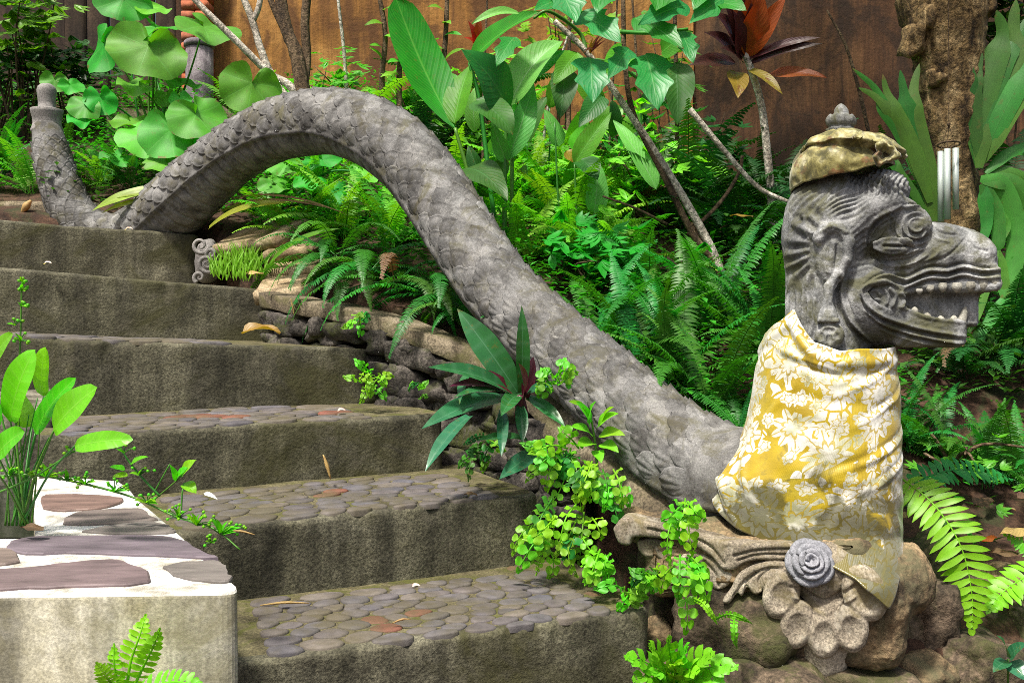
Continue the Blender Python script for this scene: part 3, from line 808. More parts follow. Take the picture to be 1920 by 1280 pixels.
    # carved hair behind the ear, over the brow and down the nape
    u, v = V[:, 0], V[:, 1]
    an = np.arctan2(v - 478, u - 1556); rr = np.hypot(u - 1556, v - 478); wob = 1.2 * np.sin(u * .06) + 1.2 * np.sin(v * .07)
    off_ear = np.clip((((u - 1562) / 40) ** 2 + ((v - 486) / 62) ** 2 - 1) * 3, 0, 1)
    m = np.exp(-((rr - 64) / 26) ** 2) * np.clip((np.cos(an - math.pi) - .05) * 4, 0, 1) * side * off_ear
    D += 3.6 * m * np.sin(an * 19 + rr * .05 + .7 * wob)
    m = np.clip(1.3 - ((u - 1648) / 58) ** 2 - ((v - 352) / 30) ** 2, 0, 1)
    D += 3.2 * m * (np.sin(u * .62 + 2.2 * np.sin(v * .13) + v * .22) + .5 * np.sin(u * .3 - v * .5))
    m = np.clip(1.2 - ((u - 1585) / 40) ** 2 - ((v - 388) / 36) ** 2, 0, 1) * side
    D += 2.4 * m * off_ear * np.sin((u * .35 + v * .62) * 1.0 + 2.2 * np.sin(u * .085) + 1.3 * np.sin(v * .12 + u * .03))
    m = np.clip(1.2 - ((u - 1512) / 42) ** 2 - ((v - 385) / 38) ** 2, 0, 1) * side
    D += 1.8 * m * off_ear * np.sin(v * .45 + .45 * u + 2 * wob)
    m = np.clip((v - 540) / 30, 0, 1) * np.clip((1545 - u) / 20, 0, 1)
    D += 2.4 * m * np.sin(u * .6 + .06 * v + 1.5 * np.sin(v * .05))
    m = np.exp(-(((u - 1612) / 24) ** 2 + ((v - 455) / 30) ** 2)) * side
    D += 1.4 * m * off_ear * np.sin((u + v) * .5 + wob)
    # uneven hand carving
    for i in range(len(V)): D[i] += 1.6 * nz(V[i], .022) + 1.0 * nz(V[i], .07) + .7 * nz(V[i], .16) + .5 * nz(V[i], .35)
    D *= 1.0
    V = V + N * D[:, None]
    return world_child('head', hmap(V), F, M['head'], statue)
head_o = head()
M['tooth'] = stone('tooth_stone', [(.3, (.17, .16, .12)), (.5, (.32, .31, .26)), (.7, (.44, .43, .38))], 12, .25, fine=200)
def tooth(u, v, w, ru, rv, tip=0):
    """pointed stone tooth hanging from the upper jaw (rv > 0) or rising from the lower"""
    n = 9; V = []; F = []
    prof = [(-.45, .85), (0, 1), (.35, .95), (.65, .72), (.88, .4), (1, .08)]
    for t, s in prof:
        for j in range(n):
            a = 2 * math.pi * j / n; V.append((u + ru * s * math.cos(a) + tip * max(0, t), v + rv * t, w + ru * .8 * s * math.sin(a)))
    for i in range(len(prof) - 1):
        for j in range(n): F.append((i * n + j, i * n + (j + 1) % n, (i + 1) * n + (j + 1) % n, (i + 1) * n + j))
    F.append(tuple((len(prof) - 1) * n + j for j in range(n)))
    V = hmap(np.array(V, float)) - np.array(statue.location)
    return mesh('tooth', V, F, M['tooth'], head_o)
for s in (-1, 1):
    for u, v, ru, rv in ((1720, 545, 7, 7), (1740, 540, 8, 10), (1763, 537, 9, 12), (1789, 537, 11, 13), (1814, 535, 10, 13), (1837, 533, 11, 15), (1858, 530, 9, 15)):
        tooth(u, v, s * 43 * (1 if u < 1830 else .9), ru, rv)
    for u, v, ru, rv in ((1712, 584, 8, -11), (1735, 596, 9, -13), (1760, 601, 9, -12), (1784, 601, 9, -13)): tooth(u, v, s * 37, ru * .9, rv * .8)
for w in (-16, 0, 16): tooth(1868, 531, w, 9, 14)
for w in (-22, 0, 22): tooth(1800, 604, w, 9, -30 if w else -14, 8)
def finial():
    V = []; F = []; n = 40
    prof = [(262, 30), (254, 29), (252, 24), (246, 25), (243, 27), (240, 22), (236, 23), (234, 26), (222, 27), (218, 25), (217, 16), (212, 14), (206, 13), (200, 9), (196, 4), (194, .5)]
    for v, r in prof:
        for j in range(n):
            a = 2 * math.pi * j / n; q = r * (1 + (.10 * math.cos(8 * a) if 217 < v < 258 else .05 * math.cos(5 * a)))
            V.append((1577 + q * math.cos(a), v + (3 * math.cos(8 * a) if v in (222, 218) else 0), q * math.sin(a)))
    for i in range(len(prof) - 1):
        for j in range(n): F.append((i * n + j, i * n + (j + 1) % n, (i + 1) * n + (j + 1) % n, (i + 1) * n + j))
    world_child('crown_finial', hmap(np.array(V, float)), F, M['head'], statue)
finial()

# ---- pedestal, carved foliage, rosette
BC = P(1480, 1060, 2.31); BK = (PL(1481, 1060, BC, HN) - PL(1480, 1060, BC, HN)).length
def bmap(V): return hmap(V, BC, HN, BK)
def pedestal():
    X = Vox((1150, 930, -150), (1780, 1290, 140), 4.0)
    X.add(X.box((1425, 1050, 35), (205, 58, 105), 34), 0)
    X.add(X.box((1560, 1075, 50), (130, 50, 95), 30), 10)
    X.add(X.cone((1185, 985, 20), (1330, 1030, 0), 30, 55), 25)
    X.add(X.box((1600, 1142, 20), (100, 100, 96), 45), 20)
    X.add(X.ell((1705, 1095, 30), (50, 66, 76)), 22)
    X.add(X.ell((1360, 1130, 20), (95, 55, 75)), 22)
    V, F = X.mesh(); N = vnormals(V, F)
    D = np.array([9 * fbm(p, .012, 3) + 3.5 * fbm(p, .05, 3, 4) for p in V])
    world_child('pedestal', bmap(V + N * D[:, None]), F, M['base'], statue)
    X = Vox((1150, 935, -146), (1720, 1262, 20), 2.3)
    X.add(X.ell((1546, 1056, -50), (68, 58, 50)), 0)
    X.add(X.cone((1548, 1150, -50), (1546, 1215, -42), 62, 46), 14)
    pet = [(1470, 1086, 31, 44, .30), (1498, 1140, 29, 42, .2), (1546, 1156, 30, 42, 0), (1594, 1146, 30, 42, -.12), (1618, 1084, 37, 50, -.4)]
    for u, v, a, b, ro in pet:
        X.add(X.ell((u, v, -98), (a * 1.06, b * 1.06, 17), ro), 1.5); X.cut(X.ell((u, v + 3, -124), (a * .88, b * .86, 20), ro), 1.2)
    def relief(pts, w, th, rd=7):
        c = catmull(pts + [pts[0]], len(pts) * 5)[:-1]
        d = X.poly([tuple(p) for p in c]); q = np.abs(X.W - w) - th
        X.add((np.sqrt(np.maximum(d + rd, 0) ** 2 + np.maximum(q + rd, 0) ** 2) + np.minimum(np.maximum(d + rd, q + rd), 0) - rd).astype(np.float32), 3)
    relief([(1165, 975), (1185, 955), (1230, 962), (1300, 978), (1360, 994), (1420, 1000), (1486, 1000), (1496, 1020), (1470, 1030), (1430, 1030), (1402, 1036), (1384, 1048), (1362, 1046), (1338, 1020), (1300, 1000), (1250, 992), (1205, 990), (1196, 1004), (1176, 1000)], -56, 30)
    relief([(1492, 1034), (1450, 1032), (1412, 1042), (1390, 1058), (1378, 1082), (1364, 1102), (1376, 1106), (1390, 1088), (1399, 1094), (1408, 1078), (1420, 1090), (1434, 1086), (1446, 1066), (1466, 1056), (1492, 1050)], -62, 32)
    relief([(1290, 1022), (1318, 1020), (1345, 1030), (1372, 1052), (1382, 1060), (1370, 1080), (1352, 1086), (1340, 1080), (1322, 1082), (1304, 1068), (1286, 1062), (1280, 1040)], -52, 26)
    relief([(1205, 1000), (1240, 996), (1275, 1012), (1282, 1034), (1262, 1040), (1240, 1030), (1222, 1030), (1208, 1016)], -44, 24)
    X.cut(X.cone((1540, 1176, -116), (1554, 1236, -94), 7, 5), 4)
    for u, v in ((1374, 1018), (1182, 978)):
        for r0 in (13, 6):
            for i in range(14):
                a0, a1 = i * .42, (i + 1) * .42
                X.cut(X.cone((u + r0 * math.cos(a0), v + r0 * math.sin(a0), -88 if u > 1300 else -78), (u + r0 * math.cos(a1), v + r0 * math.sin(a1), -88 if u > 1300 else -78), 3, 3), 1.5)
    V, F = X.mesh(); N = vnormals(V, F)
    D = np.array([.8 * fbm(p, .05, 3) for p in V])
    def gr(pts, amp, sg):
        d, t = dcurve(V, pts); return amp * np.exp(-(d / sg) ** 2) * np.clip(-N[:, 2] * 1.5, 0, 1)
    for pts in ([(1490, 1010), (1430, 1012), (1385, 1022)], [(1490, 1020), (1430, 1020), (1392, 1030)], [(1300, 985), (1340, 1005), (1366, 1036)], [(1230, 974), (1300, 990)], [(1488, 1042), (1440, 1044), (1404, 1066), (1386, 1092)], [(1432, 1080), (1430, 1060), (1446, 1046)], [(1408, 1084), (1408, 1066), (1424, 1052)],
                [(1340, 1078), (1330, 1052), (1312, 1030)], [(1322, 1078), (1312, 1052), (1298, 1030)], [(1356, 1080), (1350, 1058), (1330, 1034)], [(1262, 1038), (1256, 1018), (1232, 1004)], [(1240, 1030), (1236, 1012)]):
        D += gr(pts, -6, 2.6)
    D += gr([(1490, 1072), (1546, 1100), (1600, 1070)], -5, 4) + gr([(1492, 1088), (1546, 1118), (1600, 1088)], 3, 3)
    world_child('carved_foliage', bmap(V + N * D[:, None]), F, M['carve'], statue)
pedestal()
def rosette():
    c = bmap(np.array([(1521., 1030., -100.)]))[0]; c = Vector(c)
    ax = (Vector((-.15, -.9, .42))).normalized(); x = Vector((1, -.25, 0)); x = (x - ax * x.dot(ax)).normalized(); y = ax.cross(x)
    k = BK * 44
    ro = empty('rosette', c - statue.location); ro.parent = statue
    v, f, uv = tube_geo([c - ax * .03, c, c + ax * .012, c + ax * .02], [k * .8, k * .86, k * .6, k * .1], 20, True, x)
    Lr = statue.location + ro.location
    mesh('hub', [Vector(q) - Lr for q in v], f, M['rose'], ro)
    rs = random.Random(3)
    for ring, (rad, n, z0, hgt) in enumerate([(1.04, 5, -.12, .22), (.78, 4, .10, .22), (.54, 4, .26, .20), (.32, 3, .38, .18)]):
        off = rs.random() * 3
        for q in range(n):
            a0 = off + 2 * math.pi * q / n; span = 2 * math.pi / n * .68
            V = []; na, nb = 10, 5
            for ly in (0, 1):
                for j in range(nb + 1):
                    t = j / nb
                    for i in range(na + 1):
                        s = -1 + 2 * i / na; a = a0 + s * span
                        tip = 1 - .16 * s ** 2 + .05 * math.cos(s * 7)
                        r = rad * lerp(.40, 1.0, t) * (1 - .13 * s * s)
                        z = z0 + hgt * math.sin(t * 2.3) * tip + .05 * s + .03 * math.sin(3 * s + q)
                        if ly: r -= .045; z -= .05
                        V.append(c + (x * math.cos(a) + y * math.sin(a)) * (k * r) + ax * (k * z) - Lr)
            F = []; w = na + 1; m = w * (nb + 1)
            for j in range(nb):
                for i in range(na):
                    F.append((j * w + i, j * w + i + 1, (j + 1) * w + i + 1, (j + 1) * w + i))
                    F.append((m + j * w + i, m + (j + 1) * w + i, m + (j + 1) * w + i + 1, m + j * w + i + 1))
            for i in range(na): F.append((nb * w + i, nb * w + i + 1, m + nb * w + i + 1, m + nb * w + i))
            for j in range(nb):
                F.append((j * w, (j + 1) * w, m + (j + 1) * w, m + j * w)); F.append((j * w + na, m + j * w + na, m + (j + 1) * w + na, (j + 1) * w + na))
            mesh('petal', V, F, M['rose'], ro)
rosette()
# sloping concrete plinth under the lower body
pp = spline3([P(1040, 790, 2.98), P(1100, 840, 2.82), P(1165, 900, 2.66), P(1225, 965, 2.52), P(1290, 1010, 2.45)], 40)
v, f, uv = tube_geo([p + Vector((.03, .05, -.03)) for p in pp], [.075 + .006 * nz(p, 9) for p in pp], 18, True, Vector((0, 0, 1)), .08, 20)
world_child('plinth', v, f, M['coping'], statue)

# ---- boulders that carry the statue
bould = empty('boulder_wall', P(1500, 1290, 2.3), 'pile of brown boulders that carries the statue pedestal at the bottom right', 'boulders')
for i, (u, v, d, ru, rv) in enumerate([(1395, 1175, 2.28, 135, 95), (1280, 1120, 2.42, 90, 95), (1330, 1290, 2.2, 120, 80), (1470, 1290, 2.18, 130, 60), (1610, 1295, 2.2, 120, 62),
        (1742, 1170, 2.34, 62, 85), (1720, 1275, 2.25, 70, 55), (1830, 1245, 2.3, 85, 70), (1800, 1120, 2.45, 60, 60), (1880, 1130, 2.5, 75, 70), (1950, 1220, 2.4, 80, 90),
        (1735, 1060, 2.45, 55, 60), (1240, 1230, 2.35, 70, 80), (1170, 1250, 2.5, 70, 80), (1560, 1200, 2.42, 120, 90), (1690, 1200, 2.42, 60, 70)]):
    k = d / FPX; rock('boulder', P(u, v, d + .05), (ru * k, max(ru, rv) * k * .75, rv * k), R(-20 + 13 * (i % 4)), M['rock'] if i % 3 else M['base'] if i > 4 else M['rock'], bould, 31 + i, 4, .42)

# ------------------------------------------------------------------ cloths on the statue
def brocade():
    n = NT('gold_brocade'); uu, vv = n.uv(); uv = n.uvv
    wob = n.n.new('ShaderNodeVectorMath'); wob.operation = 'MULTIPLY_ADD'
    nn = n.n.new('ShaderNodeTexNoise'); nn.inputs['Scale'].default_value = 9; n.L(uv, nn.inputs['Vector'])
    n.L(nn.outputs['Color'], wob.inputs[0]); wob.inputs[1].default_value = (.035, .035, 0); n.L(uv, wob.inputs[2]); vec = wob.outputs[0]
    # blossoms: voronoi cells turned into five-petalled flowers
    def flowers(scale, size, pet, keep):
        v = n.n.new('ShaderNodeTexVoronoi'); v.voronoi_dimensions = '2D'; v.inputs['Scale'].default_value = scale; v.inputs['Randomness'].default_value = .8; n.L(vec, v.inputs['Vector'])
        sub = n.n.new('ShaderNodeVectorMath'); sub.operation = 'SUBTRACT'
        n.L(vec, sub.inputs[0]); n.L(v.outputs['Position'], sub.inputs[1])
        x = n.n.new('ShaderNodeSeparateXYZ'); n.L(sub.outputs[0], x.inputs[0])
        an = n.math('ARCTAN2', x.outputs[1], x.outputs[0])
        rc = n.n.new('ShaderNodeSeparateColor'); n.L(v.outputs['Color'], rc.inputs[0])
        an = n.math('ADD', an, n.math('MULTIPLY', rc.outputs[1], 6.3))
        pr = n.math('ADD', .72, n.math('MULTIPLY', n.math('ABSOLUTE', n.math('COSINE', n.math('MULTIPLY', an, pet / 2))), .42))
        q = n.math('DIVIDE', v.outputs['Distance'], n.math('MULTIPLY', pr, size))
        m = n.math('MULTIPLY', n.math('LESS_THAN', q, 1.0), n.math('LESS_THAN', rc.outputs[0], keep))
        ring = n.math('LESS_THAN', n.math('ABSOLUTE', n.math('SUBTRACT', q, .52)), .07)
        spoke = n.math('MULTIPLY', n.math('LESS_THAN', n.math('ABSOLUTE', n.math('SINE', n.math('MULTIPLY', an, pet / 2))), .16), n.math('GREATER_THAN', q, .5))
        return m, n.math('MAXIMUM', ring, spoke), q
    m1, l1, q1 = flowers(9.5, .44, 9, .72)
    m2, l2, q2 = flowers(24, .42, 5, .5)
    ve = n.voro(30, 'DISTANCE_TO_EDGE', vec); big = n.noise(5.5, 3, .6, vec=uv)
    m3 = n.math('MULTIPLY', n.math('GREATER_THAN', ve, .08), n.math('GREATER_THAN', big, .50))
    white = n.math('MAXIMUM', n.math('MAXIMUM', m1, m2), m3)
    line = n.math('ADD', n.math('MULTIPLY', m1, l1), n.math('MULTIPLY', n.math('MULTIPLY', m2, l2), n.math('SUBTRACT', 1.0, m1)), clamp=True)
    white = n.math('MULTIPLY', white, n.math('SUBTRACT', 1.0, n.math('MULTIPLY', line, .85)))
    gold = n.ramp(n.noise(4, 4, .6, vec=uv), [(.36, (.25, .165, .004)), (.5, (.41, .295, .006)), (.64, (.33, .27, .025))])
    silver = n.ramp(n.noise(11, 3, .6, vec=uv), [(.38, (.32, .32, .18)), (.5, (.54, .53, .45)), (.62, (.68, .67, .62))])
    c = n.mix(white, gold, silver)
    # damp green dirt towards the hem, blotched
    dm = n.math('ADD', n.noise(11, 5, .65, vec=uv, dist=.6), n.math('MULTIPLY', n.math('SUBTRACT', vv, .43), 1.35))
    c = n.mix(n.ramp(dm, [(.50, 0.0), (.60, .85)]), c, (.062, .058, .014))
    c = n.mix(n.ramp(n.noise(20, 5, .7, vec=uv, dist=1.0), [(.54, 0.0), (.66, .5)]), c, (.15, .125, .02))
    wv = n.n.new('ShaderNodeTexWave'); wv.inputs['Scale'].default_value = 90; wv.inputs['Distortion'].default_value = .5; n.L(uv, wv.inputs['Vector'])
    h = n.math('ADD', n.math('MULTIPLY', wv.outputs['Fac'], .25), n.math('ADD', n.math('MULTIPLY', white, .6), n.noise(120, 3, .6, vec=uv)))
    n.bump(h, .35, .002)
    n.b.inputs['Sheen Weight'].default_value = .25
    return n.done(c, .32, .6)
M['brocade'] = brocade()
def interp(x, xs, ys): return float(np.interp(x, xs, ys))
CREASE = [(-60, 640, 20, 700, .05, 6), (80, 668, 5, 735, .045, 5), (85, 720, 20, 790, .04, 5), (88, 800, 10, 870, .045, 6), (86, 845, 30, 905, .04, 5), (-70, 790, -30, 930, .05, 6), (-85, 800, -50, 950, .06, 6), (-88, 850, -40, 975, .05, 5), (-20, 700, -50, 780, .03, 5), (30, 880, 10, 985, .03, 5), (-35, 640, -52, 720, .035, 5), (60, 930, 75, 1000, .03, 5)]
def neck_cloth():
    nt, nv = 220, 120; V = []; UV = []; F = []
    th_k = [-180, -130, -95, -75, -52, -40, -28, -12, 10, 50, 90, 130, 180]
    top_k = [640, 640, 634, 622, 600, 580, 606, 640, 652, 651, 650, 645, 640]
    bth = [-180, -130, -95, -70, -45, -20, 5, 25, 45, 66, 90, 120, 180]
    bot_k = [870, 870, 890, 936, 968, 992, 1008, 1036, 1088, 1040, 1000, 940, 870]
    lv = [560, 630, 660, 700, 780, 830, 862, 885, 930, 1000, 1090]; lu = [1452, 1434, 1423, 1416, 1403, 1388, 1362, 1346, 1338, 1345, 1400]
    rv = [560, 650, 700, 750, 850, 1000, 1090]; ru = [1672, 1679, 1684, 1688, 1689, 1690, 1700]
    for j in range(nv + 1):
        t = j / nv
        for i in range(nt + 1):
            th = -180 + 360 * i / nt; a = R(th)
            vt = interp(th, th_k, top_k); vb = interp(th, bth, bot_k)
            v = lerp(vt, vb, t)
            l, r = interp(v, lv, lu), interp(v, rv, ru)
            c, hw = (l + r) / 2, (r - l) / 2
            dw = lerp(104, 142, min(1, max(0, (v - 620) / 260)))
            dw += 85 * min(1, max(0, (v - 990) / 60))
            pk = math.exp(-((th + 42) / 17) ** 2) * max(0, 1 - t * 5)
            f = 1.0
            # folds: rolled top band, slanting pulls from the right edge, tight swags low on the left
            dv = v - vt
            f += .05 * math.exp(-((dv - 22) / 9) ** 2) - .045 * math.exp(-((dv - 44) / 9) ** 2)
            q = v + .42 * th + 16 * nz((th * .02, v * .006, 0), 1.0)
            amp = .5 + .5 * nz((th * .013, v * .004, 3), 1)
            f += .016 * math.sin(q * .06) * amp * max(0, min(1, (dv - 40) / 50)) * (0.45 + .55 * max(0, math.sin(R(th) + .3)))
            q2 = v * .8 - .95 * (th + 90); f += .03 * math.sin(q2 * .13) * max(0, min(1, (-20 - th) / 40)) * max(0, min(1, (v - 790) / 60))
            f += .026 * fbm((th * .022, v * .008, 7), 1, 3) + .009 * math.sin(.11 * (v - .6 * th) + 3 * nz((th * .015, v * .006, 5), 1)) * max(0, min(1, (dv - 60) / 60)) + .006 * nz((th * .1, v * .035, 2), 1)
            f -= .035 * math.exp(-((v - (742 + .25 * th)) / 10) ** 2) * max(0, math.cos(a)) * .6
            for (t0, v0, t1, v1, am, sg) in CREASE:
                ex, ey = (t1 - t0) * 1.7, v1 - v0; px_, py_ = (th - t0) * 1.7, v - v0; kk = max(0, min(1, (px_ * ex + py_ * ey) / (ex * ex + ey * ey)))
                dd = math.hypot(px_ - kk * ex, py_ - kk * ey); sd_ = 1 if px_ * ey - py_ * ex > 0 else -1
                f += am * math.sin(math.pi * min(1, kk * .9 + .08)) * (math.exp(-(dd / sg) ** 2) * (1 if sd_ > 0 else .55) - .6 * math.exp(-((dd - 1.6 * sg) / sg) ** 2) * (sd_ < 0))
            f = 1 + (f - 1) * (.4 + .6 * math.cos(a) ** 2)
            u = c + hw * math.sin(a) * f + pk * 4
            sq = lerp(1.0, .55, min(1, max(0, (v - 780) / 100))); w = -dw * math.copysign(abs(math.cos(a)) ** sq, math.cos(a)) * f + 6 * pk
            V.append((u, v + 3 * nz((th * .05, v * .02, 9), 1), w)); UV.append((th / 360 * .95 * 1.15, (v - 560) * .00137))
    for j in range(nv):
        for i in range(nt): q = nt + 1; F.append((j * q + i, (j + 1) * q + i, (j + 1) * q + i + 1, j * q + i + 1))
    pv = hmap(np.array(V, float), P(1555, 800, 2.38), HN, HK)
    o = mesh('brocade_cloth', pv, F, M['brocade'], None, uv=UV)
    md = o.modifiers.new('thickness', 'SOLIDIFY'); md.thickness = .0035; md.offset = 0
    tag(o, 'gold and white floral brocade cloth wrapped round the neck of the statue', 'cloth')
neck_cloth()
def headcloth_mat():
    n = NT('stained_satin'); f = n.noise(22, 5, .65, dist=.5)
    c = n.ramp(f, [(.36, (.07, .06, .014)), (.47, (.19, .165, .045)), (.55, (.31, .28, .11)), (.65, (.42, .39, .24))])
    c = n.mix(n.ramp(n.noise(14, 4, .7), [(.54, 0.0), (.60, .85)]), c, (.15, .06, .018))
    c = n.mix(n.ramp(n.noise(34, 5, .75), [(.48, 0.0), (.60, .85)]), c, (.07, .065, .02))
    n.bump(n.noise(150, 3, .6), .3, .002); n.b.inputs['Sheen Weight'].default_value = .2
    return n.done(c, .5, .4)
M['headcloth'] = headcloth_mat()
def head_cloth():
    # rings from the lower hem up over the flared brim to the crown: (v left, v right, u left, u right, half depth)
    rings = [(362, 312, 1481, 1674, 97), (346, 306, 1480, 1672, 100), (320, 302, 1484, 1668, 99), (298, 300, 1493, 1662, 94), (288, 293, 1500, 1656, 86), (284, 290, 1505, 1652, 80), (284, 291, 1501, 1676, 90),
             (283, 292, 1499, 1699, 96), (279, 288, 1500, 1700, 96), (270, 276, 1508, 1690, 88), (258, 260, 1528, 1664, 72), (250, 251, 1550, 1636, 46), (247, 248, 1560, 1596, 24)]
    n = 120; V = []; F = []
    for k, (vl, vr, ul, ur, dw) in enumerate(rings):
        for j in range(n):
            a = 2 * math.pi * j / n; c, hw = (ul + ur) / 2, (ur - ul) / 2
            f = 1 + .03 * nz((math.cos(a) * 2, math.sin(a) * 2, k * .25), 1.6) + .018 * math.sin(a * 3 + k * 1.3 + 4 * nz((math.cos(a), math.sin(a), k * .3), 1.2)) + .012 * math.sin(5 * a + k) * (1 if k > 3 else .5)
            s = math.sin(a); u = c + hw * s * f
            v = lerp(vl, vr, (s + 1) / 2) + (7 * nz((math.cos(a) * 1.5, s * 1.5, 4 + (k > 5)), 1.4)) * (1 if k > 4 or k == 0 else .6)
            if k in (6, 7, 8, 9): v -= 16 * math.cos(a) ** 2 * (1 if math.cos(a) > 0 else .3) - 4
            V.append((u, v, -dw * math.cos(a) * f))
    for k in range(len(rings) - 1):
        for j in range(n): F.append((k * n + j, k * n + (j + 1) % n, (k + 1) * n + (j + 1) % n, (k + 1) * n + j))
    root = empty('head_cloth', HC, 'stained yellow satin cap cloth tied round the head of the dragon statue', 'cloth')
    o = world_child('wrap', hmap(np.array(V, float)), F, M['headcloth'], root)
    s = o.modifiers.new('subdivision', 'SUBSURF'); s.levels = s.render_levels = 2
    tx = bpy.data.textures.new('crumple', 'CLOUDS'); tx.noise_scale = .055; tx.noise_depth = 2
    dp_ = o.modifiers.new('crumple', 'DISPLACE'); dp_.texture = tx; dp_.texture_coords = 'LOCAL'; dp_.strength = .022; dp_.mid_level = .5
    md = o.modifiers.new('thickness', 'SOLIDIFY'); md.thickness = .004
    # knot with loose curled ends
    V = []; F = []; na, nb = 26, 9
    for i in range(nb + 1):
        t = i / nb
        for j in range(na):
            a = 2 * math.pi * j / na; r = lerp(5, 24, t) * (1 + .22 * math.sin(3 * a + 1) + .1 * math.sin(7 * a)); w = -78 - 26 * math.sin(t * 2.2) - 4 * math.sin(5 * a) * t
            V.append((1655 + r * math.cos(a) * .95, 303 + r * math.sin(a) * .9, w))
    for i in range(nb):
        for j in range(na): F.append((i * na + j, i * na + (j + 1) % na, (i + 1) * na + (j + 1) % na, (i + 1) * na + j))
    k = world_child('knot', hmap(np.array(V, float)), F, M['headcloth'], root)
    md = k.modifiers.new('thickness', 'SOLIDIFY'); md.thickness = .005
head_cloth()

def bracket():
    c = P(384, 482, 4.42); root = empty('carved_bracket', c, 'small grey stone bracket carved with curls at the right end of the top step', 'carving')
    rock('block', c + Vector((0, .04, -.02)), (.06, .09, .11), R(20), M['statue'], root, 5, 3, .15)
    for j, (du, dv, r, tn) in enumerate(((-8, -22, 17, 1.5), (4, 12, 17, 1.6), (-10, 38, 11, 1.2), (12, -6, 10, 1.2))):
        pts = []
        for i in range(30):
            a = i / 29 * tn * 2 * math.pi + j; q = r * (1 - i / 29 * .85); pts.append(P(384 + du + q * math.cos(a), 482 + dv + q * math.sin(a), 4.31 - .012 * i / 29))
        v, f, uv = tube_geo(pts, [.012 * (1 - i / 40) for i in range(30)], 8); world_child('curl', v, f, M['statue'], root)
bracket()
# ------------------------------------------------------------------ plant materials
def leaf_mat(name, col, var=.12, trans=.32, rough=.38, vein=None, nside=16, slant=.55, tcol=None, spots=None, spec=.5, radial=False, vamt=.35, blem=0.0):
    n = NT(name); u, v = n.uv()
    rn = n.rnd()
    base = n.hsv(n.mix(0.0, col, col), n.math('ADD', .5, n.math('MULTIPLY', n.math('SUBTRACT', rn, .72), .06 if col[1] > col[0] else -.04)), 1.0,
                 n.math('ADD', 1 - var, n.math('MULTIPLY', n.math('FRACT', n.math('MULTIPLY', rn, 7.31)), 2 * var)))
    f = n.noise(16, 4, .6); base = n.mix(.35, base, n.ramp(f, [(.3, .25), (.7, .75)]), 'OVERLAY')
    h = None
    if vein is not None:
        if radial:
            x = n.math('ABSOLUTE', n.math('SINE', n.math('MULTIPLY', v, nside)))
            m = n.math('MULTIPLY', n.math('POWER', n.math('SUBTRACT', 1.0, x), 12.0), n.math('SUBTRACT', 1.0, n.math('MULTIPLY', u, .6)))
        else:
            a = n.math('ABSOLUTE', n.math('SUBTRACT', v, .5))
            mid = n.math('SUBTRACT', 1.0, n.math('DIVIDE', a, .035), clamp=True)
            x = n.math('SINE', n.math('MULTIPLY', n.math('SUBTRACT', u, n.math('MULTIPLY', a, slant)), 6.283 * nside))
            sd_ = n.math('MULTIPLY', n.math('POWER', n.math('ABSOLUTE', x), 8.0), .30)
            m = n.math('MAXIMUM', mid, sd_); h = x
        base = n.mix(n.math('MULTIPLY', m, vamt * 2), base, vein)
        n.bump(m if h is None else n.math('ADD', m, n.math('MULTIPLY', h, .4)), .16, .004)
    if blem:
        base = n.mix(n.ramp(n.noise(38, 4, .75), [(.60, 0.0), (.66, blem)]), base, (.16, .12, .02))
        tip = n.math('ADD', n.math('MULTIPLY', u, .55), n.math('MULTIPLY', n.noise(24, 3, .7), .45)) if not radial else n.math('ADD', n.math('MULTIPLY', u, .45), n.math('MULTIPLY', n.noise(24, 3, .7), .6))
        base = n.mix(n.ramp(tip, [(.78, 0.0), (.83, .8)]), base, (.17, .10, .025))
    if spots:
        base = n.mix(n.ramp(n.noise(30, 3, .7), [(.58, 0.0), (.68, .8)]), base, spots)
    n.done(base, rough, spec)
    tr = n.n.new('ShaderNodeBsdfTranslucent'); mx = n.n.new('ShaderNodeMixShader'); mx.inputs[0].default_value = trans
    tc = n.mix(1.0, base, tcol or (1.3, 1.45, .35), 'MULTIPLY'); n.L(tc, tr.inputs[0])
    n.L(n.b.outputs[0], mx.inputs[1]); n.L(tr.outputs[0], mx.inputs[2]); n.L(mx.outputs[0], n.o.inputs[0]); return n.m
def bark_mat(name, stops, sc=(12, 12, 3), rough=.9):
    n = NT(name); f = n.noise(1, 6, .65, vec=n.scaled(*sc), dist=.4); c = n.ramp(f, stops)
    c = n.mix(.6, c, n.ramp(n.noise(60, 4, .7), [(.36, .0), (.64, 1.0)]), 'OVERLAY'); n.bump(n.math('ADD', f, n.math('MULTIPLY', n.noise(50, 4, .7), .6)), 1.0, .02); return n.done(c, rough)
M['big'] = leaf_mat('broad_leaf', (.028, .27, .010), var=.2, trans=.38, rough=.48, vein=(.14, .42, .06), nside=13, slant=.5, spec=.3, blem=.35)
M['bigdark'] = leaf_mat('dark_leaf', (.010, .11, .007), var=.2, trans=.28, rough=.5, vein=(.05, .17, .04), nside=12, slant=.5, blem=.35)
M['pale'] = leaf_mat('pale_leaf', (.105, .42, .065), var=.12, trans=.3, rough=.5, vein=(.30, .48, .25), nside=14, slant=.5, blem=.2)
M['lobed'] = leaf_mat('lobed_leaf', (.018, .225, .045), var=.15, trans=.38, rough=.42, vein=(.14, .40, .12), nside=6, slant=.9, blem=.35)
M['heart'] = leaf_mat('heart_leaf', (.04, .37, .022), var=.25, trans=.38, rough=.58, vein=(.17, .46, .10), nside=3.5, radial=True, vamt=.34, blem=.35)
M['pond'] = leaf_mat('pond_leaf', (.105, .52, .010), .1, .42, .30, (.28, .58, .07), 4, .2, vamt=.25)
M['lime'] = leaf_mat('lime_frond', (.13, .50, .014), .15, .42, .45)
